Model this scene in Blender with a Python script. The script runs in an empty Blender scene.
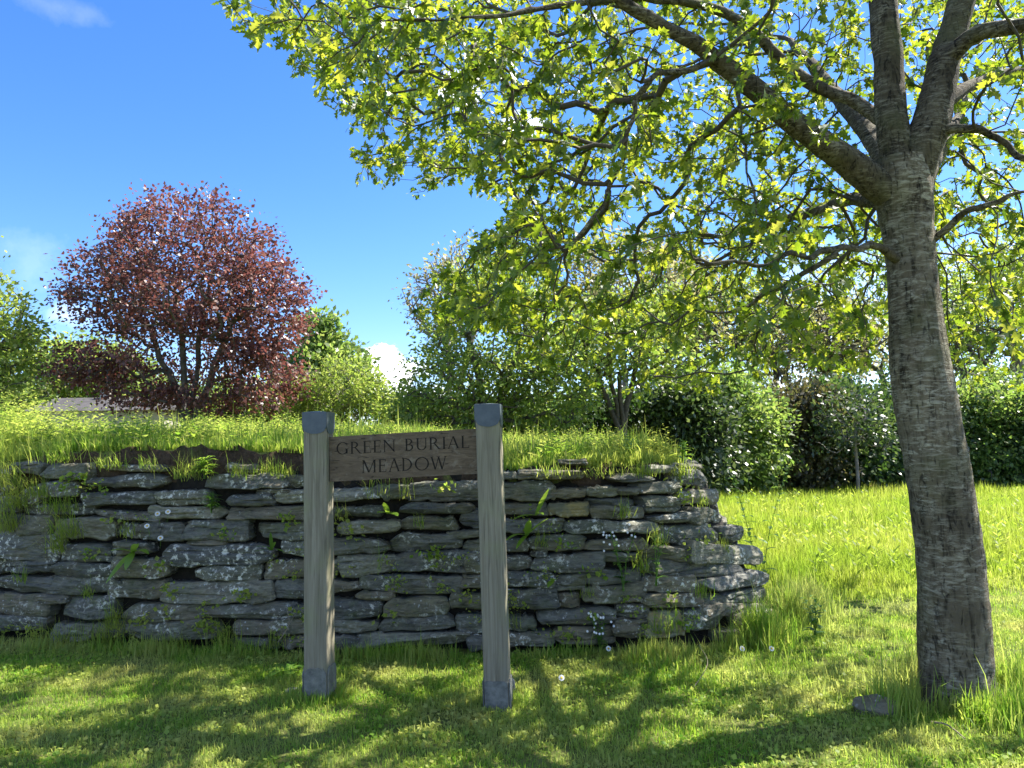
import bpy, math, random
import numpy as np
from mathutils import Vector, Matrix

random.seed(7)
rng = np.random.default_rng(11)
R = math.radians
scene = bpy.context.scene
COL = scene.collection

# ------------------------------------------------------------------ camera model
F = 740.0
CAM = np.array([0.0, 0.0, 1.55])
pitch, roll = math.atan(56 / F), R(0.7)
f_ = np.array([0, math.cos(pitch), math.sin(pitch)])
u0 = np.array([0, -math.sin(pitch), math.cos(pitch)])
x0 = np.array([1.0, 0, 0])
r_ = math.cos(roll) * x0 - math.sin(roll) * u0
u_ = math.cos(roll) * u0 + math.sin(roll) * x0

def ray(px, py):
    return f_ + r_ * ((px - 512) / F) + u_ * ((384 - py) / F)
def at(px, py, Y):
    d = ray(px, py)
    return CAM + d * (Y / d[1])
def on_z(px, py, z=0.0):
    d = ray(px, py)
    return CAM + d * ((z - CAM[2]) / d[2])
def project(P):
    v = np.asarray(P, float) - CAM
    w = v @ f_
    w = np.where(np.abs(w) < 1e-6, 1e-6, w)
    return np.stack([512 + F * (v @ r_) / w, 384 - F * (v @ u_) / w, w], -1)

cam_data = bpy.data.cameras.new('camera')
cam_data.sensor_width = 36.0
cam_data.lens = F / 1024 * 36.0
cam_data.clip_start = 0.05
cam_data.clip_end = 3000
cam = bpy.data.objects.new('camera', cam_data)
M = Matrix.Identity(4)
for i in range(3):
    M[i][0], M[i][1], M[i][2], M[i][3] = r_[i], u_[i], -f_[i], CAM[i]
cam.matrix_world = M
COL.objects.link(cam)
scene.camera = cam

# ------------------------------------------------------------------ noise
def _hash(ix, iy, iz, seed):
    h = (ix.astype(np.int64) * 374761393 + iy.astype(np.int64) * 668265263 + iz.astype(np.int64) * 2147483647 + seed * 974711) & 0xFFFFFFFF
    h = ((h ^ (h >> 13)) * 1274126177) & 0xFFFFFFFF
    h = ((h ^ (h >> 15)) * 2246822519) & 0xFFFFFFFF
    return ((h ^ (h >> 16)) & 0xFFFFFF) / float(0xFFFFFF) * 2 - 1
def noise3(P, seed=0):
    P = np.asarray(P, float)
    i = np.floor(P).astype(np.int64); fr = P - i
    w = fr * fr * (3 - 2 * fr)
    out = 0
    for dx in (0, 1):
        for dy in (0, 1):
            for dz in (0, 1):
                wt = (w[..., 0] if dx else 1 - w[..., 0]) * (w[..., 1] if dy else 1 - w[..., 1]) * (w[..., 2] if dz else 1 - w[..., 2])
                out = out + wt * _hash(i[..., 0] + dx, i[..., 1] + dy, i[..., 2] + dz, seed)
    return out
def fbm(P, seed=0, oct=3):
    P = np.asarray(P, float); a, s, o = 1.0, 0.0, 0.0
    for k in range(oct):
        o = o + a * noise3(P * (2 ** k), seed + k * 17); s += a; a *= 0.5
    return o / s
def sstep(a, b, x):
    t = np.clip((np.asarray(x, float) - a) / (b - a), 0, 1)
    return t * t * (3 - 2 * t)
def nrm(v):
    v = np.asarray(v, float)
    return v / np.maximum(np.linalg.norm(v, axis=-1, keepdims=True), 1e-9)

# ------------------------------------------------------------------ object helpers
ROOTLOC = {}
class MB:
    def __init__(s):
        s.v, s.li, s.lt, s.n = [], [], [], 0
    def add(s, verts, faces):
        verts = np.asarray(verts, float).reshape(-1, 3)
        if isinstance(faces, np.ndarray):
            s.li.append(faces.astype(np.int32).ravel() + s.n)
            s.lt.append(np.full(len(faces), faces.shape[1], np.int32))
        else:
            for f in faces:
                s.li.append(np.asarray(f, np.int32) + s.n)
                s.lt.append(np.array([len(f)], np.int32))
        s.v.append(verts); s.n += len(verts)
    def build(s, name, mat, parent=None, smooth=True):
        base = np.zeros(3)
        root = parent
        while root is not None and root.parent is not None:
            root = root.parent
        if root is not None:
            base = ROOTLOC.get(root.as_pointer(), np.zeros(3))
        V = np.concatenate(s.v) - base
        LI = np.concatenate(s.li); LT = np.concatenate(s.lt)
        me = bpy.data.meshes.new(name)
        me.vertices.add(len(V)); me.vertices.foreach_set('co', V.astype(np.float32).ravel())
        me.loops.add(len(LI)); me.loops.foreach_set('vertex_index', LI)
        me.polygons.add(len(LT))
        me.polygons.foreach_set('loop_start', np.concatenate([[0], np.cumsum(LT)[:-1]]).astype(np.int32))
        try: me.polygons.foreach_set('loop_total', LT)
        except Exception: pass
        me.update(calc_edges=True)
        me.validate(verbose=False)
        me.polygons.foreach_set('use_smooth', np.full(len(me.polygons), bool(smooth)))
        me.materials.append(mat)
        o = bpy.data.objects.new(name, me)
        COL.objects.link(o)
        if parent is not None: o.parent = parent
        return o

def tag(o, label=None, cat=None, group=None, kind=None):
    if label: o['label'] = label
    if cat: o['category'] = cat
    if group: o['group'] = group
    if kind: o['kind'] = kind
    return o
def thing(name, loc, label, cat, group=None):
    o = bpy.data.objects.new(name, None)
    o.empty_display_size = 0.1
    o.location = tuple(float(c) for c in loc)
    COL.objects.link(o)
    ROOTLOC[o.as_pointer()] = np.asarray(loc, float)
    return tag(o, label, cat, group)

def box_arrays(cx, hx):
    sg = np.array([[-1,-1,-1],[1,-1,-1],[1,1,-1],[-1,1,-1],[-1,-1,1],[1,-1,1],[1,1,1],[-1,1,1]], float)
    return np.asarray(cx) + sg * np.asarray(hx), np.array([[0,3,2,1],[4,5,6,7],[0,1,5,4],[1,2,6,5],[2,3,7,6],[3,0,4,7]])

def tube_careful(mb, pts, rad, sides=12, cap=True, disp=None):
    pts = np.asarray(pts, float); rad = np.asarray(rad, float)
    n = len(pts)
    tan = nrm(np.gradient(pts, axis=0))
    ref = np.array([1.0, 0, 0]) if abs(tan[0][0]) < 0.9 else np.array([0, 1.0, 0])
    a = nrm(np.cross(tan[0], ref)); rings = []
    ang = np.linspace(0, 2 * math.pi, sides, endpoint=False)
    for i in range(n):
        a = nrm(a - tan[i] * np.dot(a, tan[i])); b = np.cross(tan[i], a)
        dirs = np.cos(ang)[:, None] * a + np.sin(ang)[:, None] * b
        rings.append((pts[i], dirs, rad[i]))
    P = np.array([p + d * r for p, d, r in rings])
    if disp is not None:
        D = np.array([d for _, d, _ in rings])
        P = P + D * disp(P, D)[..., None]
    idx = np.arange(n * sides).reshape(n, sides)
    nx = np.roll(idx, -1, axis=1)
    q = np.stack([idx[:-1], nx[:-1], nx[1:], idx[1:]], -1).reshape(-1, 4)
    mb.add(P.reshape(-1, 3), q)
    if cap:
        mb.add(P[-1], [list(range(sides))]); mb.add(P[0], [list(range(sides))[::-1]])

def catmull(P, per=6):
    P = np.asarray(P, float)
    Q = np.vstack([2 * P[0] - P[1], P, 2 * P[-1] - P[-2]])
    out = []
    for i in range(1, len(Q) - 2):
        for t in np.linspace(0, 1, per, endpoint=False):
            a, b, c, d = Q[i - 1], Q[i], Q[i + 1], Q[i + 2]
            out.append(0.5 * ((2 * b) + (-a + c) * t + (2 * a - 5 * b + 4 * c - d) * t * t + (-a + 3 * b - 3 * c + d) * t ** 3))
    out.append(P[-1])
    return np.array(out)

# ------------------------------------------------------------------ materials
def new_mat(name):
    m = bpy.data.materials.new(name); m.use_nodes = True
    nt = m.node_tree; nt.nodes.clear()
    out = nt.nodes.new('ShaderNodeOutputMaterial')
    return m, nt, out
def N(nt, t, **kw):
    n = nt.nodes.new(t)
    for k, v in kw.items():
        if k in n.inputs: n.inputs[k].default_value = v
        else: setattr(n, k, v)
    return n
def L(nt, a, b): nt.links.new(a, b)
def ramp(nt, fac, stops):
    n = nt.nodes.new('ShaderNodeValToRGB'); e = n.color_ramp.elements
    while len(e) < len(stops): e.new(0.5)
    for i, (p, c) in enumerate(stops):
        e[i].position = p; e[i].color = (c[0], c[1], c[2], 1) if len(c) == 3 else c
    L(nt, fac, n.inputs[0]); return n.outputs[0]
def mix(nt, fac, a, b, mode='MIX'):
    n = nt.nodes.new('ShaderNodeMix'); n.data_type = 'RGBA'; n.blend_type = mode
    if isinstance(fac, (int, float)): n.inputs[0].default_value = fac
    else: L(nt, fac, n.inputs[0])
    for k, s in ((6, a), (7, b)):
        if isinstance(s, tuple): n.inputs[k].default_value = (s[0], s[1], s[2], 1)
        else: L(nt, s, n.inputs[k])
    return n.outputs[2]
def noise_node(nt, vec, scale, detail=4, rough=0.55, dist=0.0):
    n = N(nt, 'ShaderNodeTexNoise', Scale=scale, Detail=detail, Roughness=rough, Distortion=dist)
    L(nt, vec, n.inputs['Vector']); return n.outputs[0]
def mapping(nt, vec, sc):
    n = nt.nodes.new('ShaderNodeMapping'); n.inputs['Scale'].default_value = sc
    L(nt, vec, n.inputs[0]); return n.outputs[0]
def bump(nt, h, strength, dist):
    n = N(nt, 'ShaderNodeBump', Strength=strength, Distance=dist); L(nt, h, n.inputs['Height']); return n.outputs[0]

def leaf_mat(name, cols, tcols, trans=0.45, rough=0.5, spec=0.35, nscale=0.0, ncol=None):
    m, nt, out = new_mat(name)
    g = nt.nodes.new('ShaderNodeNewGeometry')
    rnd = g.outputs['Random Per Island']
    k = len(cols)
    base = ramp(nt, rnd, [(i / max(1, k - 1), c) for i, c in enumerate(cols)])
    tb = ramp(nt, rnd, [(i / max(1, k - 1), c) for i, c in enumerate(tcols)])
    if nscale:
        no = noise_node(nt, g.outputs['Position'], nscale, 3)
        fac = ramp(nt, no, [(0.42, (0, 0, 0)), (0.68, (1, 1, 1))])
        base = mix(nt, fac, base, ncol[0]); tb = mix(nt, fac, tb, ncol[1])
    p = N(nt, 'ShaderNodeBsdfPrincipled', Roughness=rough)
    p.inputs['Specular IOR Level'].default_value = spec
    L(nt, base, p.inputs['Base Color'])
    t = nt.nodes.new('ShaderNodeBsdfTranslucent'); L(nt, tb, t.inputs[0])
    ms = nt.nodes.new('ShaderNodeMixShader'); ms.inputs[0].default_value = trans
    L(nt, p.outputs[0], ms.inputs[1]); L(nt, t.outputs[0], ms.inputs[2]); L(nt, ms.outputs[0], out.inputs[0])
    return m

def bark_mat(name, dark, mid, pale, pale_amt=0.5, scale=1.0, moss=None):
    m, nt, out = new_mat(name)
    tc = nt.nodes.new('ShaderNodeTexCoord'); v = tc.outputs['Object']
    a = noise_node(nt, mapping(nt, v, (12 * scale, 12 * scale, 46 * scale)), 1.0, 8, 0.74, 0.8)     # sideways streaks
    b = noise_node(nt, mapping(nt, v, (26 * scale, 26 * scale, 5 * scale)), 1.0, 5, 0.6, 0.6)     # upright fissures
    c = noise_node(nt, v, 2.6 * scale, 4, 0.6)
    base = ramp(nt, b, [(0.34, dark), (0.5, mid), (0.75, tuple(min(1, x * 1.25) for x in mid))])
    pf = mix(nt, 1.0, ramp(nt, a, [(0.47, (0, 0, 0)), (0.62, (1, 1, 1))]), ramp(nt, c, [(0.62 - 0.35 * pale_amt, (0, 0, 0)), (0.72 - 0.25 * pale_amt, (1, 1, 1))]), 'MULTIPLY')
    base = mix(nt, pf, base, pale)
    base = mix(nt, 1.0, base, ramp(nt, noise_node(nt, mapping(nt, v, (3.0, 3.0, 1.2)), 1.0, 4, 0.6), [(0.3, (0.55, 0.52, 0.48)), (0.7, (1.2, 1.17, 1.1))]), 'MULTIPLY')
    if moss:
        d = noise_node(nt, v, 1.7 * scale, 5, 0.6)
        base = mix(nt, ramp(nt, d, [(0.52, (0, 0, 0)), (0.66, (0.7, 0.7, 0.7))]), base, moss)
    crack = ramp(nt, noise_node(nt, mapping(nt, v, (34 * scale, 34 * scale, 10 * scale)), 1.0, 3, 0.5, 1.2), [(0.30, (0.25, 0.25, 0.25)), (0.42, (1, 1, 1))])
    base = mix(nt, 1.0, base, crack, 'MULTIPLY')
    p = N(nt, 'ShaderNodeBsdfPrincipled', Roughness=0.9); p.inputs['Specular IOR Level'].default_value = 0.2
    L(nt, base, p.inputs['Base Color'])
    h = mix(nt, 0.5, mix(nt, 0.5, a, b), crack, 'MULTIPLY')
    L(nt, bump(nt, h, 0.9, 0.03), p.inputs['Normal'])
    L(nt, p.outputs[0], out.inputs[0]); return m

def stone_mat(name, lo, hi, lichen, lichen_amt, ochre=0.0, moss=0.35):
    m, nt, out = new_mat(name)
    tc = nt.nodes.new('ShaderNodeTexCoord'); v = tc.outputs['Object']
    oi = nt.nodes.new('ShaderNodeObjectInfo'); g = nt.nodes.new('ShaderNodeNewGeometry')
    ad = N(nt, 'ShaderNodeMath', operation='ADD'); L(nt, oi.outputs['Random'], ad.inputs[0]); L(nt, g.outputs['Random Per Island'], ad.inputs[1])
    fr = N(nt, 'ShaderNodeMath', operation='FRACT'); L(nt, ad.outputs[0], fr.inputs[0])
    a = noise_node(nt, mapping(nt, v, (8, 8, 34)), 1.0, 8, 0.75, 0.5)
    b = noise_node(nt, v, 9.0, 5, 0.65)
    base = ramp(nt, a, [(0.3, lo), (0.7, hi)])
    base = mix(nt, 0.75, base, ramp(nt, fr.outputs[0], [(0, (0.45, 0.50, 0.55)), (0.3, (0.95, 1.0, 1.0)), (0.55, (1.25, 1.12, 0.85)), (0.78, (0.70, 0.80, 0.66)), (1, (1.75, 1.75, 1.6))]), 'MULTIPLY')
    base = mix(nt, ramp(nt, b, [(0.5, (0, 0, 0)), (0.72, (moss, moss, moss))]), base, (0.075, 0.095, 0.028))
    base = mix(nt, ramp(nt, noise_node(nt, v, 5.0, 4), [(0.52, (0, 0, 0)), (0.75, (0.55, 0.55, 0.55))]), base, (0.16, 0.125, 0.075))
    l1 = noise_node(nt, v, 26.0, 4, 0.7); l2 = noise_node(nt, v, 4.0, 3, 0.5)
    lf = mix(nt, 1.0, ramp(nt, l1, [(0.53, (0, 0, 0)), (0.62, (1, 1, 1))]), ramp(nt, l2, [(0.66 - lichen_amt, (0, 0, 0)), (0.80 - lichen_amt, (1, 1, 1))]), 'MULTIPLY')
    base = mix(nt, lf, base, lichen)
    vo = N(nt, 'ShaderNodeTexVoronoi', Scale=30.0); L(nt, v, vo.inputs['Vector'])
    vf = mix(nt, 1.0, ramp(nt, vo.outputs['Distance'], [(0.16, (1, 1, 1)), (0.24, (0, 0, 0))]), ramp(nt, noise_node(nt, v, 7.0, 3), [(0.56, (0, 0, 0)), (0.66, (0.7, 0.7, 0.7))]), 'MULTIPLY')
    base = mix(nt, vf, base, (0.52, 0.53, 0.50))
    if ochre:
        base = mix(nt, ramp(nt, noise_node(nt, v, 8.0, 4, 0.65), [(0.40, (0, 0, 0)), (0.55, (ochre, ochre, ochre))]), base, (0.27, 0.20, 0.06))
    p = N(nt, 'ShaderNodeBsdfPrincipled', Roughness=0.72); p.inputs['Specular IOR Level'].default_value = 0.35
    L(nt, base, p.inputs['Base Color'])
    h = mix(nt, 0.5, a, noise_node(nt, v, 38.0, 6, 0.7))
    L(nt, bump(nt, h, 0.85, 0.018), p.inputs['Normal'])
    L(nt, p.outputs[0], out.inputs[0]); return m

def wood_mat(name, dark, light, green=0.0):
    m, nt, out = new_mat(name)
    tc = nt.nodes.new('ShaderNodeTexCoord'); v = tc.outputs['Object']
    sc = (50, 50, 2.2) if green >= 0 else (2.5, 45, 45)
    a = noise_node(nt, mapping(nt, v, sc), 1.0, 6, 0.65, 0.8)
    c = noise_node(nt, mapping(nt, v, (4, 4, 1.2) if green >= 0 else (1.5, 5, 5)), 1.0, 4, 0.6)
    base = ramp(nt, a, [(0.3, dark), (0.68, light)])
    base = mix(nt, ramp(nt, c, [(0.35, (0, 0, 0)), (0.7, (0.6, 0.6, 0.6))]), base, tuple(x * 0.62 for x in light))
    if green > 0:
        base = mix(nt, ramp(nt, noise_node(nt, v, 6.0, 5, 0.6), [(0.5, (0, 0, 0)), (0.72, (green, green, green))]), base, (0.20, 0.22, 0.10))
    else:
        base = mix(nt, ramp(nt, noise_node(nt, v, 14.0, 5, 0.7), [(0.56, (0, 0, 0)), (0.70, (0.5, 0.5, 0.5))]), base, (0.25, 0.22, 0.17))
    ck = ramp(nt, noise_node(nt, mapping(nt, v, (80, 80, 2.0) if green >= 0 else (2.2, 80, 80)), 1.0, 2, 0.5, 0.6), [(0.27, (0.3, 0.3, 0.3)), (0.36, (1, 1, 1))])
    base = mix(nt, 1.0, base, ck, 'MULTIPLY')
    p = N(nt, 'ShaderNodeBsdfPrincipled', Roughness=0.8); p.inputs['Specular IOR Level'].default_value = 0.25
    L(nt, base, p.inputs['Base Color'])
    L(nt, bump(nt, mix(nt, 0.5, a, ck), 0.5, 0.006), p.inputs['Normal'])
    L(nt, p.outputs[0], out.inputs[0]); return m

def plain_mat(name, c1, c2, scale, rough=0.8, bstr=0.4, bdist=0.01, spec=0.3):
    m, nt, out = new_mat(name)
    tc = nt.nodes.new('ShaderNodeTexCoord'); v = tc.outputs['Object']
    a = noise_node(nt, v, scale, 6, 0.65)
    p = N(nt, 'ShaderNodeBsdfPrincipled', Roughness=rough); p.inputs['Specular IOR Level'].default_value = spec
    L(nt, ramp(nt, a, [(0.3, c1), (0.7, c2)]), p.inputs['Base Color'])
    L(nt, bump(nt, a, bstr, bdist), p.inputs['Normal'])
    L(nt, p.outputs[0], out.inputs[0]); return m

def ground_mat(name, soil=False):
    m, nt, out = new_mat(name)
    g = nt.nodes.new('ShaderNodeNewGeometry'); v = g.outputs['Position']
    a = noise_node(nt, v, 1.3, 5, 0.6); b = noise_node(nt, v, 30.0, 5, 0.7)
    grass = ramp(nt, a, [(0.3, (0.09, 0.14, 0.022)), (0.7, (0.15, 0.18, 0.04))])
    grass = mix(nt, ramp(nt, b, [(0.4, (0, 0, 0)), (0.65, (0.7, 0.7, 0.7))]), grass, (0.16, 0.14, 0.06))
    col = grass
    if soil:
        sx = nt.nodes.new('ShaderNodeSeparateXYZ'); L(nt, g.outputs['True Normal'], sx.inputs[0])
        ab = N(nt, 'ShaderNodeMath', operation='ABSOLUTE'); L(nt, sx.outputs[2], ab.inputs[0])
        so = ramp(nt, b, [(0.3, (0.035, 0.024, 0.015)), (0.7, (0.10, 0.07, 0.045))])
        col = mix(nt, ramp(nt, ab.outputs[0], [(0.25, (1, 1, 1)), (0.5, (0, 0, 0))]), grass, so)
    p = N(nt, 'ShaderNodeBsdfPrincipled', Roughness=0.95); p.inputs['Specular IOR Level'].default_value = 0.1
    L(nt, col, p.inputs['Base Color'])
    L(nt, bump(nt, b, 0.8, 0.03), p.inputs['Normal'])
    L(nt, p.outputs[0], out.inputs[0]); return m

MAT = {}
MAT['ground'] = ground_mat('ground')
MAT['bank'] = ground_mat('bank', True)
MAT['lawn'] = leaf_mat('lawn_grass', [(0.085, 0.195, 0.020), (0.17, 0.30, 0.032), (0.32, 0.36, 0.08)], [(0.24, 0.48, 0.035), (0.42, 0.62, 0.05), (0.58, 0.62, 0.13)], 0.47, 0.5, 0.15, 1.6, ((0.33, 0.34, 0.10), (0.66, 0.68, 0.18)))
MAT['meadow'] = leaf_mat('meadow_grass', [(0.17, 0.23, 0.025), (0.23, 0.29, 0.03), (0.34, 0.35, 0.09)], [(0.44, 0.56, 0.05), (0.55, 0.66, 0.07), (0.66, 0.68, 0.18)], 0.5, 0.5, 0.12, 0.9, ((0.11, 0.18, 0.02), (0.34, 0.52, 0.04)))
MAT['bankgrass'] = leaf_mat('bank_grass', [(0.09, 0.19, 0.02), (0.16, 0.26, 0.03), (0.26, 0.30, 0.08)], [(0.26, 0.48, 0.04), (0.42, 0.58, 0.06), (0.60, 0.62, 0.16)], 0.5, 0.5, 0.15, 1.1, ((0.22, 0.26, 0.05), (0.60, 0.64, 0.12)))
MAT['oakleaf'] = leaf_mat('oak_leaf', [(0.05, 0.09, 0.012), (0.075, 0.125, 0.016), (0.10, 0.145, 0.02), (0.13, 0.165, 0.025)], [(0.10, 0.19, 0.015), (0.28, 0.40, 0.02), (0.46, 0.55, 0.03), (0.66, 0.67, 0.07)], 0.46, 0.38, 0.5)
MAT['maple'] = leaf_mat('copper_leaf', [(0.055, 0.022, 0.019), (0.105, 0.042, 0.030), (0.20, 0.095, 0.065)], [(0.20, 0.055, 0.05), (0.34, 0.11, 0.09), (0.48, 0.22, 0.17)], 0.3, 0.45, 0.6)
MAT['dark_leaf'] = leaf_mat('dark_leaf', [(0.028, 0.055, 0.018), (0.045, 0.085, 0.025), (0.08, 0.12, 0.04)], [(0.06, 0.14, 0.02), (0.12, 0.24, 0.04), (0.22, 0.32, 0.06)], 0.28, 0.42, 0.5)
MAT['mid_leaf'] = leaf_mat('mid_leaf', [(0.065, 0.115, 0.025), (0.10, 0.165, 0.035), (0.15, 0.20, 0.055)], [(0.22, 0.38, 0.06), (0.34, 0.50, 0.08), (0.50, 0.58, 0.14)], 0.42, 0.45, 0.45)
MAT['lime_leaf'] = leaf_mat('lime_leaf', [(0.10, 0.17, 0.025), (0.15, 0.22, 0.035), (0.20, 0.24, 0.06)], [(0.34, 0.50, 0.06), (0.46, 0.58, 0.09), (0.54, 0.58, 0.15)], 0.45, 0.45, 0.4)
MAT['buff_leaf'] = leaf_mat('buff_leaf', [(0.16, 0.15, 0.06), (0.22, 0.20, 0.09), (0.18, 0.20, 0.06)], [(0.42, 0.40, 0.16), (0.50, 0.45, 0.22), (0.44, 0.50, 0.14)], 0.45, 0.6, 0.2)
MAT['bush_leaf'] = leaf_mat('bush_leaf', [(0.085, 0.14, 0.028), (0.125, 0.19, 0.038), (0.17, 0.22, 0.06)], [(0.30, 0.46, 0.06), (0.42, 0.56, 0.08), (0.54, 0.60, 0.14)], 0.45, 0.45, 0.4)
MAT['hedge_leaf'] = leaf_mat('hedge_leaf', [(0.025, 0.045, 0.016), (0.045, 0.075, 0.025), (0.085, 0.115, 0.045)], [(0.05, 0.10, 0.02), (0.12, 0.21, 0.04), (0.28, 0.36, 0.10)], 0.28, 0.4, 0.5)
MAT['brown_leaf'] = leaf_mat('brown_leaf', [(0.05, 0.05, 0.02), (0.085, 0.075, 0.03), (0.09, 0.10, 0.035)], [(0.16, 0.15, 0.05), (0.24, 0.20, 0.06), (0.25, 0.26, 0.08)], 0.3, 0.4, 0.6)
MAT['fern'] = leaf_mat('fern_leaf', [(0.10, 0.20, 0.02), (0.15, 0.27, 0.03)], [(0.36, 0.56, 0.05), (0.48, 0.66, 0.07)], 0.45, 0.3, 0.6)
MAT['weed'] = leaf_mat('weed_leaf', [(0.06, 0.14, 0.02), (0.10, 0.20, 0.03)], [(0.22, 0.42, 0.04), (0.34, 0.52, 0.07)], 0.4, 0.45, 0.4)
MAT['petal'] = leaf_mat('petal', [(0.8, 0.8, 0.78), (0.85, 0.85, 0.84)], [(0.8, 0.8, 0.75), (0.8, 0.8, 0.75)], 0.3)
MAT['yolk'] = plain_mat('flower_centre', (0.6, 0.38, 0.02), (0.75, 0.5, 0.04), 60)
MAT['oakbark'] = bark_mat('oak_bark', (0.034, 0.027, 0.018), (0.15, 0.126, 0.09), (0.42, 0.40, 0.33), 0.76, 1.0, (0.10, 0.10, 0.045))
MAT['limbbark'] = bark_mat('limb_bark', (0.022, 0.018, 0.011), (0.095, 0.08, 0.052), (0.33, 0.31, 0.24), 0.68, 1.2, (0.10, 0.10, 0.045))
MAT['twig'] = plain_mat('twig_bark', (0.045, 0.038, 0.028), (0.10, 0.085, 0.065), 20)
MAT['greybark'] = plain_mat('grey_bark', (0.05, 0.045, 0.035), (0.14, 0.125, 0.10), 9)
MAT['paletwig'] = plain_mat('pale_twig', (0.14, 0.12, 0.10), (0.26, 0.23, 0.20), 9)
MAT['stone'] = stone_mat('slate_stone', (0.020, 0.019, 0.015), (0.215, 0.202, 0.158), (0.58, 0.57, 0.48), 0.16, 0.0, 0.5)
MAT['stone_pale'] = stone_mat('lichened_and_sunlit_stone', (0.038, 0.036, 0.03), (0.235, 0.223, 0.182), (0.62, 0.61, 0.52), 0.24, 0.0, 0.25)  # paler slate: lichened slabs, and stones with sunlight painted into their colour
MAT['stone_white'] = stone_mat('white_lichen_stone', (0.12, 0.13, 0.13), (0.28, 0.29, 0.28), (0.6, 0.62, 0.6), 0.45, 0.0, 0.1)
MAT['stone_ochre'] = stone_mat('ochre_stone', (0.08, 0.082, 0.06), (0.22, 0.21, 0.15), (0.5, 0.5, 0.40), 0.2, 0.6)
MAT['core'] = plain_mat('wall_fill', (0.008, 0.007, 0.005), (0.025, 0.021, 0.014), 18, 0.95, 0.8, 0.03)
MAT['postwood'] = wood_mat('weathered_oak', (0.112, 0.098, 0.066), (0.305, 0.275, 0.20), 0.4)
MAT['boardwood'] = wood_mat('dark_oak_board', (0.070, 0.049, 0.031), (0.185, 0.136, 0.088), -1)
MAT['letter'] = plain_mat('cut_lettering', (0.012, 0.009, 0.006), (0.022, 0.017, 0.012), 40, 0.9)
MAT['slate'] = plain_mat('lead_cap', (0.045, 0.062, 0.082), (0.085, 0.105, 0.125), 14, 0.5, 0.3, 0.004, 0.5)
MAT['shoe'] = plain_mat('slate_shoe', (0.075, 0.078, 0.070), (0.21, 0.212, 0.19), 22, 0.7, 0.6, 0.006)
MAT['roofslate'] = plain_mat('roof_slate', (0.05, 0.045, 0.043), (0.10, 0.092, 0.086), 3)
MAT['render'] = plain_mat('house_wall', (0.35, 0.32, 0.28), (0.45, 0.42, 0.37), 2)
MAT['rock'] = stone_mat('lawn_rock', (0.08, 0.065, 0.045), (0.20, 0.17, 0.12), (0.4, 0.4, 0.36), 0.12)
MAT['deadwood'] = plain_mat('dead_wood', (0.14, 0.11, 0.07), (0.32, 0.26, 0.18), 30)

# ------------------------------------------------------------------ terrain
def wall_y(x, z):
    x = np.asarray(x, float); z = np.asarray(z, float)
    xe = x + 0.42 * z
    return 5.52 + 0.10 * z + 0.030 * np.minimum(x, 0) ** 2 + 0.62 * np.maximum(0, xe - 1.1) ** 2
def wall_hit(px, py):
    d = ray(px, py); t = 5.5 / d[1]
    for _ in range(60):
        P = CAM + d * t
        t += 0.5 * (float(wall_y(P[0], max(P[2], 0))) - P[1]) / d[1]
    return CAM + d * t
def crest_x(y): return 1.22 + 0.13 * (np.asarray(y, float) - 6.3)
def bank_z(x, y):
    x = np.asarray(x, float); y = np.asarray(y, float)
    z = 1.36 + 0.13 * sstep(-0.2, -1.6, x) * (1 - 0.6 * sstep(-3.6, -4.4, x)) + 0.030 * np.clip(y - 6.3, 0, 8) * (0.45 + 0.55 * sstep(1, -3, x))
    z = z + 0.05 * fbm(np.stack([x * 0.7, y * 0.7, x * 0], -1), 5)
    return z * (1 - 0.9 * sstep(30, 50, y))
def H(x, y):
    x = np.asarray(x, float); y = np.asarray(y, float)
    c = crest_x(y)
    b = bank_z(np.minimum(x, c), y) * (1 - sstep(c, c + 0.95, x))
    return np.where((y > wall_y(x, 1.3)) & (x < c + 0.95), b, 0.0)

g = MB(); S = 1500.0
g.add([[-S, -S, 0], [S, -S, 0], [S, S, 0], [-S, S, 0]], [[0, 1, 2, 3]])
tag(g.build('ground', MAT['ground']), kind='structure')

tx = np.concatenate([np.linspace(0, 0.62, 200) ** 1.0, np.linspace(0.63, 1, 20)])   # 0 at the crest, 1 far to the left
wy = np.concatenate([[0, 0.0, 0.0], np.linspace(0.04, 4, 40), np.linspace(4.3, 56, 40)])
TX, WY = np.meshgrid(tx, wy)
yy = 6.0 + WY
cr = crest_x(yy)
XX = cr - (TX * 11.0 * (TX <= 0.625) + (TX > 0.625) * (11 * 0.625 + (TX - 0.625) / 0.375 * 45))
yf = wall_y(XX, 1.35) + 0.13
YY = np.where(XX < 1.6, yf, 6.3) + WY
ZZ = bank_z(XX, YY)
ZZ[0] = 1.0
ZZ[1] = ZZ[1] - 0.16; YY[0] += 0.06; YY[1] -= 0.01
ZZ[2] += 0.0; YY[2] -= 0.03
lipn = fbm(np.stack([XX[2] * 3.5, XX[2] * 0, XX[2] * 0], -1), 91, 4); lipm = 0.7 * fbm(np.stack([XX[2] * 17, XX[2] * 0 + 9, XX[2] * 0], -1), 95, 3) + fbm(np.stack([XX[2] * 5, XX[2] * 0 + 4, XX[2] * 0], -1), 93, 4)
YY[1] += 0.05 * lipm; YY[2] += 0.09 * lipn; ZZ[2] += 0.05 * lipm; ZZ[1] += 0.05 * lipn
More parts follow.
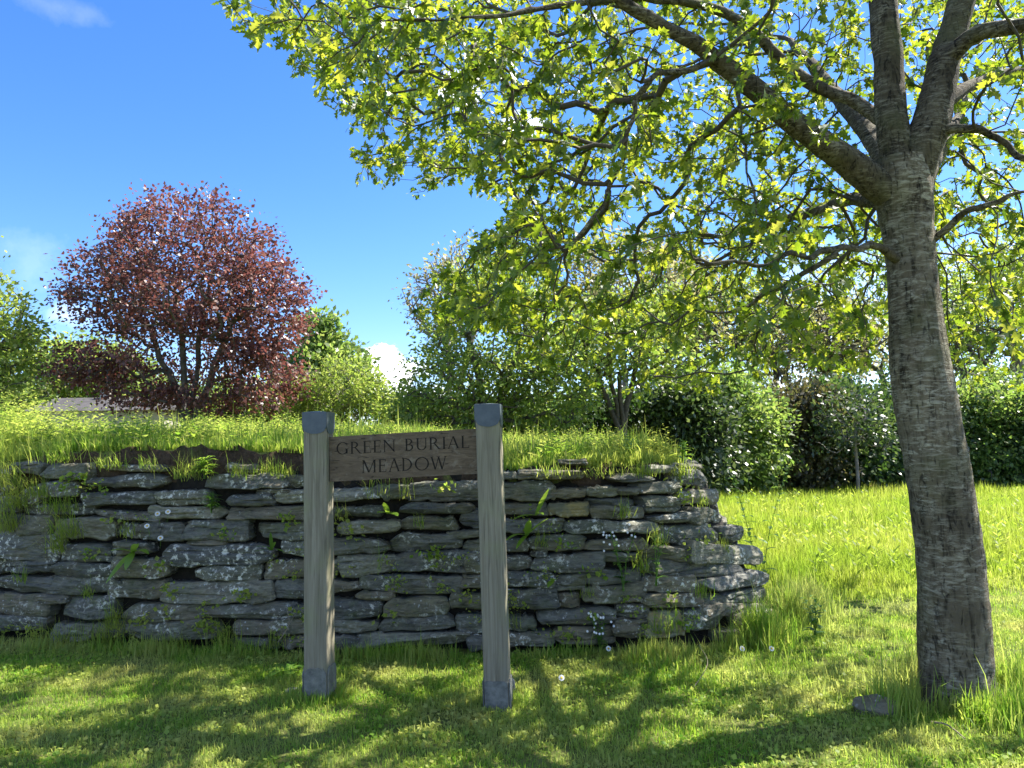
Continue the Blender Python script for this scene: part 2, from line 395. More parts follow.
# side slope columns
side_x, side_z = [], []
Xs = np.concatenate([XX[:, :1] + d for d in (0.95, 0.7, 0.45, 0.2)], 1)
sl = 1 - sstep(0, 0.95, np.array([0.95, 0.7, 0.45, 0.2]))
Zs = ZZ[:, :1] * sl - 0.03 * (sl < 0.01)
Ys = np.repeat(YY[:, :1], 4, 1) + np.array([0.9, 0.7, 0.45, 0.2]) * (1 - sstep(0, 3, WY[:, :1]))
XX = np.concatenate([Xs, XX], 1); YY = np.concatenate([Ys, YY], 1); ZZ = np.concatenate([Zs, ZZ], 1)
nr, nc = XX.shape
idx = np.arange(nr * nc).reshape(nr, nc)
q = np.stack([idx[:-1, :-1], idx[1:, :-1], idx[1:, 1:], idx[:-1, 1:]], -1).reshape(-1, 4)
b = MB(); b.add(np.stack([XX, YY, ZZ], -1).reshape(-1, 3), q)
tag(b.build('raised_bank', MAT['bank']), kind='structure')

# ------------------------------------------------------------------ grass
def blades(mb, B, h, w, lean=0.5, heading=None, curl=0.6):
    n = len(B)
    ang = rng.uniform(0, 2 * math.pi, n)
    side = np.stack([np.cos(ang), np.sin(ang), 0 * ang], -1)
    la = ang + math.pi / 2 + rng.normal(0, 0.4, n) if heading is None else heading
    ld = np.stack([np.cos(la), np.sin(la), 0 * la], -1)
    l1 = np.abs(rng.normal(0, lean, n)).clip(0, 1.3)
    h = h * np.ones(n); w = w * np.ones(n)
    up = np.array([0, 0, 1.0])
    mid = B + ld * (h * 0.5 * np.sin(l1 * 0.6))[:, None] + up * (h * 0.55 * np.cos(l1 * 0.6))[:, None]
    tip = mid + ld * (h * 0.5 * np.sin(np.minimum(l1 * (0.6 + curl * 1.4), 2.2)))[:, None] + up * (h * 0.47 * np.cos(np.minimum(l1 * (0.6 + curl * 1.4), 2.2)))[:, None]
    V = np.stack([B - side * (w / 2)[:, None], B + side * (w / 2)[:, None], mid + side * (w * 0.42)[:, None], mid - side * (w * 0.42)[:, None], tip], 1)
    k = np.arange(n)[:, None] * 5
    mb.add(V.reshape(-1, 3), (k + np.array([[0, 1, 2, 3]])))
    mb.li.append(((k + np.array([[3, 2, 4]])).astype(np.int32) + (mb.n - 5 * n)).ravel()); mb.lt.append(np.full(n, 3, np.int32))

KITE_T = np.array([0, 0.45, 1.0, 0.45]); KITE_W = np.array([0, 0.30, 0, -0.30])
def kite_leaves(mb, C, size, out, upb=0.6, aspect=1.0, drop=0.2):
    n = len(C)
    ax = nrm(out + rng.normal(0, 0.9, (n, 3)) - np.array([0, 0, drop]))
    nn = nrm(rng.normal(0, 1, (n, 3)) + np.array([0, 0, upb * 2]))
    sd = nrm(np.cross(ax, nn))
    s = size * rng.uniform(0.65, 1.35, n)
    V = C[:, None] + ax[:, None] * (KITE_T[None] * s[:, None])[..., None] + sd[:, None] * (KITE_W[None] * s[:, None] * aspect)[..., None]
    mb.add(V.reshape(-1, 3), np.arange(4 * n).reshape(n, 4))

def in_wall(x, y):   # behind the wall face (bank side)
    return (y > wall_y(x, 0) - 0.03) & (x < 2.35 + 0.02 * (y - 6.3))

lawn = MB()
def lawn_patch(n, xa, xb, ya, yb, hs):
    x = rng.uniform(xa, xb, n); y = rng.uniform(ya, yb, n)
    keep = ~in_wall(x, y) & ((x - 2.7) ** 2 + (y - 4.55) ** 2 > 0.07)
    x, y = x[keep], y[keep]
    P = np.stack([x, y, 0 * x], -1)
    cl = fbm(P * np.array([2.2, 2.2, 0]), 3); cl2 = fbm(P * np.array([9, 9, 0]), 8, 2)
    k2 = rng.uniform(0, 1, len(x)) < (0.75 + 0.7 * cl2 + 0.3 * cl)
    P, cl = P[k2], cl[k2]
    h = hs * (0.75 + 0.55 * cl + rng.exponential(0.28, len(P))).clip(0.3, 2.6)
    blades(lawn, P, h, rng.uniform(0.003, 0.0062, len(P)), 1.0)
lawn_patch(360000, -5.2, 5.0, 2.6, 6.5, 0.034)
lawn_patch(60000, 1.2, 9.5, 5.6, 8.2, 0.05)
# small flat leaves of clover and daisy rosettes in the turf
n = 40000
C = np.stack([rng.uniform(-5, 4.8, n), rng.uniform(2.7, 6.2, n), rng.uniform(0.008, 0.03, n)], -1)
C = C[(~in_wall(C[:, 0], C[:, 1])) & (fbm(C * np.array([1.7, 1.7, 0]) + 3, 71) > 0.0)]
kite_leaves(lawn, C, 0.024, rng.normal(0, 1, C.shape) * np.array([1, 1, 0.1]), 1.6, 1.6, 0.0)
# longer fringe along the wall foot, round its end and round the oak
def fringe(n, fx, hs, jit):
    t = rng.uniform(0, 1, n); P = fx(t); P[:, :2] += rng.normal(0, 1, (n, 2)) * jit
    keep = ~in_wall(P[:, 0], P[:, 1] + 0.0) | (P[:, 2] > 0.1)
    P = P[keep]
    cl = fbm(P * np.array([3.0, 3.0, 0]) + 9, 21)
    k2 = rng.uniform(0, 1, len(P)) < (0.5 + 1.3 * cl); P = P[k2]; cl = cl[k2]
    blades(lawn, P, hs * (0.6 + 0.9 * cl.clip(0, 1) + rng.exponential(0.22, len(P))), rng.uniform(0.004, 0.008, len(P)), 0.5)
def foot(t):
    x = -5 + t * 7.2; return np.stack([x, wall_y(x, 0) - 0.10, 0 * x], -1)
fringe(9000, foot, 0.10, 0.07)
def end_(t):
    a = t; x = 1.6 + 0.95 * a; return np.stack([x, wall_y(np.minimum(x, 2.25), 0) - 0.12 + 0.3 * a, 0 * x], -1)
fringe(6000, end_, 0.24, 0.14)
fringe(2500, lambda t: np.stack([2.42 + 0.25 * t, 6.2 + 1.2 * t, 0 * t], -1), 0.20, 0.14)
def ring(t):
    a = t * 2 * math.pi; return np.stack([2.7 + 0.36 * np.cos(a), 4.52 + 0.34 * np.sin(a), 0 * a], -1)
fringe(2600, ring, 0.20, 0.07)
fringe(2600, lambda t: np.stack([2.2 + 0.5 * t, 4.25 + 0.1 * np.sin(t * 9), 0 * t], -1), 0.15, 0.12)
fringe(1500, lambda t: np.stack([-1.35 + 0.3 * t, 4.63 + 0 * t, 0 * t], -1), 0.06, 0.06)
fringe(1200, lambda t: np.stack([-0.2 + 0.25 * t, 4.42 + 0 * t, 0 * t], -1), 0.06, 0.06)
fringe(2500, lambda t: np.stack([0.4 + 1.9 * t, 5.0 + 0.25 * np.sin(6 * t), 0 * t], -1), 0.09, 0.2)
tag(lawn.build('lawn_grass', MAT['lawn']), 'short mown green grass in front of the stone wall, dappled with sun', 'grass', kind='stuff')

mead = MB()
def meadow_patch(n, ya, yb, hs, ws):
    y = ya + (yb - ya) * rng.uniform(0, 1, n); x = rng.uniform(0.0, 1.0, n)
    xl = np.maximum(2.5 + 0.03 * (y - 7), crest_x(y) + 0.8); xr = 3.2 + 0.86 * y
    x = xl + (xr - xl) * x
    edge = 7.35 + 0.25 * np.sin(x * 1.3) + 0.12 * (x - 3)
    k = y > edge + rng.normal(0, 0.12, n); x, y = x[k], y[k]
    P = np.stack([x, y, 0 * x], -1)
    cl = fbm(P * np.array([0.8, 0.8, 0]), 31)
    h = hs * (0.85 + 0.5 * cl + rng.normal(0, 0.2, len(P))).clip(0.3, 2) * sstep(-0.3, 1.4, y - edge[k]).clip(0.25, 1)
    blades(mead, P, h, ws * rng.uniform(0.7, 1.3, len(P)), 0.42)
meadow_patch(90000, 7.0, 11, 0.27, 0.007)
meadow_patch(80000, 11, 17, 0.33, 0.011)
meadow_patch(40000, 17, 22, 0.30, 0.018)
n = 500
y = rng.uniform(7.6, 16, n); x = rng.uniform(3.0, 10, n); x = 2.9 + (0.85 * y - 1.5) * rng.uniform(0, 1, n)
for i in range(n):
    k = 9; a = np.arange(k) * 2.4 + i; hh_ = rng.uniform(0.2, 0.45); t = np.linspace(0.3, 1, k)
    c = np.stack([x[i] + 0 * t, y[i] + 0 * t, hh_ * t], -1); d = np.stack([np.cos(a), np.sin(a), 0.6 + 0 * a], -1); sdv = np.stack([-np.sin(a), np.cos(a), 0 * a], -1)
    V = np.stack([c, c + d * 0.04 + sdv * 0.015, c + d * 0.09, c + d * 0.04 - sdv * 0.015], 1); mead.add(V.reshape(-1, 3), np.arange(4 * k).reshape(k, 4))
tag(mead.build('meadow_grass', MAT['meadow']), 'long bright green meadow grass between the wall end and the dark hedge', 'grass', kind='stuff')

bg = MB()
def bank_patch(n, wa, wb, hs, ws, pw=1.0):
    x = rng.uniform(-9.5, 1.75, n); wv = wa + (wb - wa) * rng.uniform(0, 1, n) ** pw
    x = np.where(rng.uniform(0, 1, n) < 0.35, rng.uniform(-6.5, 1.6, n), x)
    y = wall_y(x, 1.35) + 0.10 + wv
    k = x < crest_x(y) + 0.3; x, y, wv = x[k], y[k], wv[k]
    P = np.stack([x, y, bank_z(np.minimum(x, crest_x(y)), y) - 0.01 - 0.5 * np.maximum(0, x - crest_x(y))], -1)
    cl = fbm(P * np.array([1.6, 1.6, 0]), 41)
    bare = rng.uniform(0, 1, len(P)) < np.where(wv < 0.2, 0.85 + 0.6 * cl, 1.0)
    P, cl, wv, x = P[bare], cl[bare], wv[bare], x[bare]
    h = hs * (0.8 + 0.7 * cl + rng.exponential(0.2, len(P))) * (0.62 + 0.95 * sstep(-3.9, -4.8, x * 6.5 / np.maximum(P[:, 1], 6.5) * 1.0)) * (0.55 + 0.45 * sstep(0, 0.5, wv))
    head = np.where((wv < 0.15) & (rng.uniform(0, 1, len(P)) < 0.6), -math.pi / 2 + rng.normal(0, 0.6, len(P)), rng.uniform(0, 6.28, len(P)))
    blades(bg, P, h, ws * rng.uniform(0.6, 1.3, len(P)), 0.45, head)
bank_patch(34000, 0.0, 0.9, 0.22, 0.008)
bank_patch(3000, 0.0, 0.9, 0.36, 0.013)
bank_patch(3500, 0.0, 0.16, 0.26, 0.010)
bank_patch(34000, 0.8, 4.0, 0.20, 0.011)
bank_patch(3000, 0.8, 4.0, 0.42, 0.012)
bank_patch(22000, 4.0, 11.0, 0.24, 0.018)
# leafy weeds among the grass: stalks with small leaves
n = 3600
x = rng.uniform(-7.5, 1.4, n); w_ = rng.uniform(0.15, 4.0, n); y = wall_y(x, 1.35) + 0.1 + w_
dens = rng.uniform(0, 1, n) < (0.35 + 0.65 * sstep(-2.0, -3.4, x)) * (0.35 + 1.3 * fbm(np.stack([x * 1.3, y * 1.3, 0 * x], -1), 47)).clip(0.1, 1); x, y = x[dens], y[dens]
zb = bank_z(x, y); hh = rng.uniform(0.18, 0.62, len(x)) * (0.55 + 0.55 * sstep(-3.2, -4.4, x * 6.5 / np.maximum(y, 6.5)))
for i in range(len(x)):
    k = 14
    t = np.linspace(0.25, 1, k); a = np.arange(k) * 2.4 + rng.uniform(0, 6)
    c = np.stack([x[i] + 0.04 * np.sin(t * 3 + i), y[i] + 0.03 * np.cos(t * 4 + i), zb[i] + hh[i] * t], -1)
    d = np.stack([np.cos(a), np.sin(a), 0.5 + 0 * a], -1); s = np.stack([-np.sin(a), np.cos(a), 0 * a], -1)
    ln = ((0.085 if i % 3 else 0.14) * (1.15 - t))[:, None] + 0.015
    V = np.stack([c, c + d * ln * 0.5 + s * ln * 0.2, c + d * ln - np.array([0, 0, 0.2]) * ln, c + d * ln * 0.5 - s * ln * 0.2], 1)
    bg.add(V.reshape(-1, 3), np.arange(k * 4).reshape(k, 4))
tag(bg.build('bank_grass', MAT['bankgrass']), 'tall sunlit grass and weeds growing on top of the stone wall', 'grass', kind='stuff')

# ------------------------------------------------------------------ the dry stone wall
def stone_shape(mb, P0, t, up, n, hs, hv, tilt_t, tilt_b, depth, pe, seed, proud):
    """split slab: angular outline, chiselled front facets, layered ridges, sides running back into the wall"""
    g = np.random.default_rng(seed * 13 + 5)
    na, nv = max(16, int(hs * 110)), max(10, int(hv * 260))
    na, nv = min(na, 60), min(nv, 30)
    a = np.linspace(-1, 1, na); b = np.linspace(-1, 1, nv)
    A, B = np.meshgrid(a, b, indexing='ij')
    kk = np.sort(np.concatenate([[-1, 1], g.uniform(-0.95, 0.95, 5)]))
    amp = min(0.010, hv * 0.17)
    et = np.interp(a, kk, g.normal(0, 1, 7) * amp * 0.8); eb = np.interp(a, kk, g.normal(0, 1, 7) * amp * 0.8)
    # pointed or blunt ends
    for sg, p in ((-1, pe[0]), (1, pe[1])):
        drop = np.clip((a * sg - (1 - p)) / p, 0, 1)
        et = et - drop ** 1.5 * hv * g.uniform(0.25, 0.95); eb = eb + drop ** 1.5 * hv * g.uniform(0.1, 0.7)
    topv = hv + tilt_t * a + et; botv = -hv + tilt_b * a + eb
    topv = np.maximum(topv, botv + 0.012)
    v = botv[:, None] + (topv - botv)[:, None] * (B + 1) / 2
    sl = g.uniform(-0.35, 0.35, 2)
    s = A * hs + np.where(A < 0, -A, A) ** 3 * np.where(A < 0, sl[0], sl[1]) * v * 0.9
    s = s + 0.006 * noise3(np.stack([v * 40 + seed, A * 1.0, 0 * v], -1), 2) * np.abs(A) ** 4
    # facets
    c = np.full(s.shape, 1.0)
    for k in range(6):
        c = np.minimum(c, g.uniform(0.0, 0.016) + g.normal(0, 0.030) * A + g.normal(0, 0.020) * B + (0.012 if k == 0 else 0.004))
    c = c + 0.007 * np.round(2.0 * fbm(np.stack([s * 4 + seed, v * 38, 0 * s], -1), 11)) / 2 + 0.006 * fbm(np.stack([s * 16 + seed, v * 26, 0 * s], -1), 13) + 0.004 * noise3(np.stack([s * 60 + seed, v * 60, 0 * s], -1), 17)
    for k in range(g.integers(0, 2)):
        v0 = g.uniform(-0.6, 0.6) * hv + g.normal(0, 0.05) * s + 0.006 * noise3(np.stack([s * 9 + seed + k, 0 * s, 0 * s], -1), 4)
        on = sstep(0, 0.15, noise3(np.stack([s * 3.5 + seed * 2 + k * 9, 0 * s, 0 * s], -1), 14) + 0.25)
        c = c - on * 0.016 * np.exp(-((v - v0) / 0.0065) ** 2) + on * g.uniform(-0.010, 0.010) * (v > v0)
    de = np.minimum(np.minimum(topv[:, None] - v, v - botv[:, None]), hs - np.abs(A) * hs)
    ch = min(0.009, hv * 0.25)
    c = c - 0.013 * np.clip(1 - de / ch, 0, 1) ** 1.6
    P = P0 + t * s[..., None] + up * v[..., None] + n * (proud + c)[..., None]
    idx = np.arange(na * nv).reshape(na, nv)
    mb.add(P.reshape(-1, 3), np.stack([idx[:-1, :-1], idx[1:, :-1], idx[1:, 1:], idx[:-1, 1:]], -1).reshape(-1, 4))
    loop = np.concatenate([idx[:, 0], idx[-1, 1:], idx[-2::-1, -1], idx[0, -2:0:-1]])
    F0 = P.reshape(-1, 3)[loop]; m = len(loop)
    rows = [F0]
    for d_, inn in ((0.35, 1.0), (1.0, 0.9)):
        Q = P0 + (F0 - P0) * np.array([inn] * 3) - n * (depth * d_)
        rows.append(Q + 0.004 * g.normal(0, 1, Q.shape))
    V = np.concatenate(rows); k = np.arange(m); k2 = (k + 1) % m
    qs = np.concatenate([np.stack([r * m + k, r * m + m + k, r * m + m + k2, r * m + k2], -1) for r in range(2)])
    mb.add(V, qs); mb.add(rows[-1], [list(range(m))])

SC = 3.84
TR = {0: [ # origin x 0
 (25,150,50,55,85,95,0),(160,330,55,60,110,110,0),(370,614,60,62,77,82,0),(300,610,115,85,140,148,0),(130,275,130,118,178,180,1),(310,580,170,165,215,205,0),
 (70,330,215,215,250,250,0),(350,600,230,250,255,278,0),(45,190,255,255,320,330,0),(200,420,265,270,335,342,0),(430,600,280,280,335,345,0),(-60,200,312,332,415,435,1),
 (230,410,365,368,425,432,0),(435,560,355,360,402,400,0),(-40,190,420,432,470,475,1),(200,420,430,440,485,490,0),(425,640,412,430,498,492,0),(-40,190,485,500,545,555,0),
 (188,440,490,490,562,548,0),(400,620,510,505,572,580,0),(-70,175,550,565,630,635,0),(225,420,580,560,645,650,0),(475,771,600,595,655,660,0),(-60,150,635,645,695,700,0),
 (345,470,670,670,725,725,0),(480,816,665,665,730,725,0),(190,340,670,680,735,735,0),(70,140,150,150,205,205,0),(140,240,560,565,590,590,0),(-70,60,250,250,310,312,0),(-70,40,110,110,160,165,0),(-70,60,175,180,240,240,0)],
150: [
 (280,400,55,55,88,90,0),(205,520,95,95,147,148,0),(520,640,100,100,150,152,0),(8,215,165,150,215,208,1),(295,470,180,168,208,212,1),(-20,270,220,225,265,262,0),
 (295,640,225,215,262,272,0),(120,370,290,265,345,350,0),(410,650,285,280,340,345,0),(-10,115,285,285,352,355,0),(45,455,365,370,440,444,1),(130,290,345,345,362,362,0),
 (500,650,350,355,402,402,0),(165,410,450,450,502,503,1),(430,640,430,430,495,490,0),(40,465,515,505,590,580,0),(465,640,505,500,570,572,0),(360,440,565,568,588,588,0),
 (190,545,605,590,650,650,0),(545,640,600,600,645,645,0),(310,640,665,655,712,708,0),(300,480,728,728,768,768,0),(480,640,722,722,765,765,0),(130,270,275,275,290,290,0),(400,530,155,155,168,168,0)],
330: [
 (-216,180,160,150,204,188,1),(300,580,130,125,192,196,0),(150,300,140,140,190,190,0),(270,545,203,205,245,247,0),(-60,190,222,220,258,256,0),(30,265,280,268,325,312,0),
 (270,480,262,262,310,307,0),(500,610,235,235,300,300,0),(-40,215,345,345,395,392,0),(230,500,328,325,395,382,0),(450,610,315,315,337,337,0),(515,610,345,345,390,390,0),
 (30,250,410,410,495,468,0),(240,580,400,390,472,468,0),(-60,100,505,510,550,547,0),(110,500,490,490,545,560,0),(500,610,485,485,530,528,0),(100,240,548,548,582,580,0),
 (-50,190,580,585,655,642,0),(210,450,575,573,642,637,0),(460,610,555,555,614,612,0),(0,175,660,660,700,697,2),(190,470,650,640,708,692,0),(485,610,640,640,706,710,0),
 (90,530,712,700,765,752,0),(-80,100,712,720,765,765,0),(-60,20,425,425,485,485,0),(520,610,400,400,470,470,0),(530,640,715,715,768,768,0)],
480: [
 (310,410,38,40,57,57,0),(60,150,88,88,110,110,0),(145,395,80,80,110,110,0),(40,290,120,125,190,195,0),(270,410,150,150,190,182,1),(415,530,145,142,180,180,0),(420,600,190,190,217,217,0),  # one pale stone here has its sunlit tone painted in
 (265,420,205,205,255,257,3),(40,260,210,205,252,252,0),(440,640,220,220,265,264,0),(60,320,280,270,317,317,0),(330,475,268,268,318,317,1),(475,690,275,280,312,315,0),(60,180,345,345,388,388,0),
 (185,400,335,330,382,380,0),(405,640,350,345,387,392,0),(70,200,415,415,467,457,0),(200,255,385,385,412,410,0),(205,475,415,395,462,475,0),(470,614,400,400,432,432,0),(70,285,470,475,522,524,0),
 (285,405,480,480,542,542,0),(410,620,465,465,517,512,0),(60,300,540,530,607,614,0),(300,385,560,560,612,610,0),(395,640,535,505,587,585,0),(225,520,625,605,667,672,0),(60,210,650,650,692,692,0),
 (60,280,700,700,750,750,0),(280,520,685,685,745,745,0),(520,650,600,600,650,650,0)],
620: [
 (0,75,145,145,170,170,1),(85,235,130,125,167,160,1),(225,335,72,78,135,142,0),(250,390,165,150,202,207,1),(110,240,180,185,240,237,0),(150,315,255,235,277,277,1),(300,425,220,240,277,282,0),  # pale type paints sunlight onto some stones at the wall end
 (190,390,300,290,355,360,0),(400,475,295,300,347,347,0),(300,560,360,375,437,442,0),(115,310,375,385,427,427,0),(170,500,430,450,482,492,0),(340,570,500,462,542,512,1),(110,305,485,490,547,552,1),  # bright face near the end: sunlight put into the stone colour
 (350,585,575,525,592,585,0),(100,330,560,555,607,602,0),(110,250,625,625,720,720,3),(255,400,625,620,692,692,0),(470,590,640,612,682,682,0),(355,590,595,592,640,642,0),(-20,130,100,92,120,117,0),
 (120,225,60,62,82,87,0),(245,330,55,57,72,74,0),(-20,110,655,655,720,720,0),(395,500,700,690,740,740,0)],
}
wall = thing('stone_wall', (-0.8, 5.6, 0), 'low dry stone wall of rough grey slate slabs with grass on top', 'wall')
stones = []
for ox, lst in TR.items():
    for (xl, xr, tl, tr, bl, br, ty) in lst:
        c = [(ox + xl / SC, 450 + tl / SC), (ox + xr / SC, 450 + tr / SC), (ox + xl / SC, 450 + bl / SC), (ox + xr / SC, 450 + br / SC)]
        cx = sum(p[0] for p in c) / 4; cy = sum(p[1] for p in c) / 4
        P0 = wall_hit(cx, cy)
        Pa, Pb = wall_hit(cx - 10, cy), wall_hit(cx + 10, cy)
        t = Pb - Pa; t[2] = 0; t = nrm(t)
        upv = nrm(wall_hit(cx, cy - 8) - wall_hit(cx, cy + 8)); 
        n = nrm(np.cross(t, np.array([0, 0, 1.0])))
        upv = nrm(np.array([0, 0, 1.0]) * 0.97 - n * 0.10)
        def pl(p):
            d = ray(*p); k = np.dot(P0 - CAM, n) / np.dot(d, n); Q = CAM + d * k - P0
            return np.dot(Q, t), np.dot(Q, upv)
        (a1, b1), (a2, b2), (a3, b3), (a4, b4) = [pl(p) for p in c]
        hs = ((a2 - a1) + (a4 - a3)) / 4; hv = ((b1 + b2) - (b3 + b4)) / 4
        stones.append(dict(P=P0, t=t, up=upv, n=n, hs=hs + 0.012, hv=hv + 0.0065, tt=(b2 - b1) / 2, tb=(b4 - b3) / 2, ty=ty, area=hs * hv))
# the wall carries on out of the frame to the left and round its right end
def extra_run(pfun, s0, s1, nz=9):
    z = 0.06
    while z < 1.34:
        h = random.uniform(0.055, 0.085); s = s0 + random.uniform(-0.2, 0.1)
        while s < s1:
            l = random.uniform(0.16, 0.40)
            P0, t, n = pfun(s + l, z + h)
            stones.append(dict(P=P0, t=t, up=nrm(np.array([0, 0, 1.0]) - n * 0.1), n=n, hs=l, hv=h, tt=random.uniform(-.01, .01), tb=random.uniform(-.01, .01), ty=random.choice([0, 0, 0, 1]), area=0))
            s += 2 * l + 0.015
        z += 2 * h + 0.012
def leftrun(s, z):
    x = -4.35 - s; x2 = x + 0.1
    P0 = np.array([x, float(wall_y(x, z)), z]); t = nrm(np.array([0.1, float(wall_y(x2, z) - wall_y(x, z)), 0])); return P0, t, nrm(np.cross(t, [0, 0, 1.0]))
extra_run(leftrun, 0, 1.8)
def backrun(s, z):
    y = 6.55 + s; P0 = np.array([2.22 - 0.45 * z + 0.10 * s, y, z]); t = nrm(np.array([0.1, 1.0, 0])); return P0, t, nrm(np.cross(t, [0, 0, 1.0]))
extra_run(backrun, 0, 1.5)
order = sorted(range(len(stones)), key=lambda i: -stones[i]['area'])
single = set(order[:99])
rest = MB(); SMAT = ['stone', 'stone_pale', 'stone_white', 'stone_ochre']
for i, s in enumerate(stones):
    mb = MB() if i in single else rest
    pe = (random.choice([0.06, 0.1, 0.2, 0.35]), random.choice([0.06, 0.1, 0.2, 0.35]))
    stone_shape(mb, s['P'], s['t'], s['up'], s['n'], s['hs'], s['hv'], s['tt'], s['tb'], random.uniform(0.24, 0.34), pe, i + 1, random.uniform(-0.03, 0.03))
    if i in single:
        o = mb.build('stone', MAT[SMAT[s['ty']]], wall, smooth=False)
        if s['ty'] == 2: o['label'] = 'stone spotted white all over with lichen'
        if s['ty'] == 3: o['label'] = 'stone stained ochre yellow with lichen'
o = rest.build('stone', MAT['stone'], wall, smooth=False); o['kind'] = 'stuff'; o['label'] = 'the smaller filling stones'
core = MB()
zs = np.linspace(-0.02, 1.33, 14); xs = np.linspace(-6.4, 2.15, 90)
ZG, XG = np.meshgrid(zs, xs, indexing='ij')
Xc = np.where(XG > 1.1, 1.1 + (XG - 1.1) * (1 - 0.42 * ZG / 1.05), XG)
Yc = wall_y(Xc, ZG) + 0.14
back = np.stack([np.stack([2.02 - 0.45 * zs + 0.1 * k, np.full_like(zs, 6.75 + k), zs], -1) for k in (0, 0.6, 1.2, 1.9, 2.6)], 1)
G = np.concatenate([np.stack([Xc, Yc, ZG], -1), back], 1)
nr, nc = G.shape[:2]
G = G + 0.015 * fbm(G * 7, 4)[..., None]
idx = np.arange(nr * nc).reshape(nr, nc)
core.add(G.reshape(-1, 3), np.stack([idx[:-1, :-1], idx[:-1, 1:], idx[1:, 1:], idx[1:, :-1]], -1).reshape(-1, 4))
top = G[-1]; core.add(np.concatenate([top, top + np.array([0, 0.35, 0.0])]), [[k, k + 1, nc + k + 1, nc + k] for k in range(nc - 6)])
core.build('earth_core', MAT['core'], wall)

# ------------------------------------------------------------------ the sign
def gly(ch):
    T, t, s, sh = 0.105, 0.045, 0.06, 0.035
    P = []
    def rect(a, b, c, d): P.append([(a, b), (c, b), (c, d), (a, d)])
    def serif(x, w, y): rect(x - s, y, x + w + s, y + sh)
    def stem(x, w, y0=0, y1=1, top=True, bot=True):
        rect(x, y0, x + w, y1)
        if top: serif(x, w, y1 - sh)
        if bot: serif(x, w, y0)
    def diag(xa, ya, xb, yb, w): P.append([(xa - w / 2, ya), (xa + w / 2, ya), (xb + w / 2, yb), (xb - w / 2, yb)])
    def arc(cx, cy, rx, ry, a0, a1, n=22):
        a = np.linspace(a0, a1, n); w = t + (T - t) * np.abs(np.cos(a))
        for i in range(n - 1):
            q = []
            for k, sgn in ((i, 0), (i + 1, 0), (i + 1, 1), (i, 1)):
                rr = (rx - sgn * w[k], ry - sgn * w[k]); q.append((cx + rr[0] * math.cos(a[k]), cy + rr[1] * math.sin(a[k])))
            P.append(q)
    hp = math.pi / 2; w = 0.6
    if ch == 'I': stem(s, T); w = T + 2 * s
    elif ch == 'L': stem(s, T); rect(s + T, 0, 0.56, t); rect(0.52, t, 0.56, 0.2); w = 0.58
    elif ch == 'E':
        stem(s, T); rect(s + T, 1 - t, 0.52, 1); rect(0.48, 0.82, 0.52, 1 - t); rect(s + T, 0.5, 0.44, 0.5 + t); rect(0.42, 0.42, 0.45, 0.63); rect(s + T, 0, 0.56, t); rect(0.52, t, 0.56, 0.2); w = 0.6
    elif ch == 'N':
        stem(s, t + .01, bot=True); stem(0.72, t + .01, bot=False); diag(0.79, 0, 0.06, 1, T * 1.15); w = 0.86
    elif ch in 'BRD':
        stem(s, T); x = s + T
        if ch == 'D': arc(x, 0.5, 0.56, 0.5, -hp, hp, 26); w = 0.80
        elif ch == 'B': arc(x + .06, 0.76, 0.30, 0.24, -hp, hp); arc(x + .08, 0.28, 0.34, 0.28, -hp, hp); rect(x, 1 - t, x + .06, 1); rect(x, 0.5, x + .08, 0.5 + t); rect(x, 0, x + .08, t); w = 0.66
        else: arc(x + .06, 0.74, 0.33, 0.26, -hp, hp); rect(x, 1 - t, x + .06, 1); rect(x, 0.48, x + .06, 0.48 + t); diag(0.72, 0, 0.36, 0.5, T); rect(0.64, 0, 0.84, sh); w = 0.80
    elif ch == 'U':
        stem(s, T, 0.3, 1, bot=False); stem(0.66, t + .01, 0.3, 1, bot=False); arc(0.395, 0.3, 0.33, 0.3, -math.pi, 0); w = 0.80
    elif ch == 'G':
        arc(0.46, 0.5, 0.45, 0.51, 0.75, 2 * math.pi - 0.75, 34); rect(0.70, 0.05, 0.82, 0.44); rect(0.62, 0.42, 0.90, 0.46); rect(0.76, 0.70, 0.80, 0.92); w = 0.90
    elif ch == 'A':
        diag(0.07, 0, 0.40, 1, t + .01); diag(0.73, 0, 0.40, 1, T * 1.1); rect(0.20, 0.32, 0.60, 0.32 + t); rect(0, 0, 0.19, sh); rect(0.62, 0, 0.86, sh); w = 0.82
    elif ch == 'M':
        stem(s, t + .01); diag(0.50, 0.02, 0.12, 1, T * 1.1); diag(0.50, 0.02, 0.88, 1, t + .01); stem(0.86, T); w = 1.06
    elif ch == 'O': arc(0.5, 0.5, 0.5, 0.52, 0, 2 * math.pi, 44); w = 1.0
    elif ch == 'W':
        diag(0.32, 0, 0.06, 1, T); diag(0.32, 0, 0.56, 1, t + .01); diag(0.80, 0, 0.54, 1, T); diag(0.80, 0, 1.04, 1, t + .01); rect(-0.04, 1 - sh, 0.2, 1); rect(0.94, 1 - sh, 1.14, 1); rect(0.42, 1 - sh, 0.66, 1); w = 1.10
    return P, w

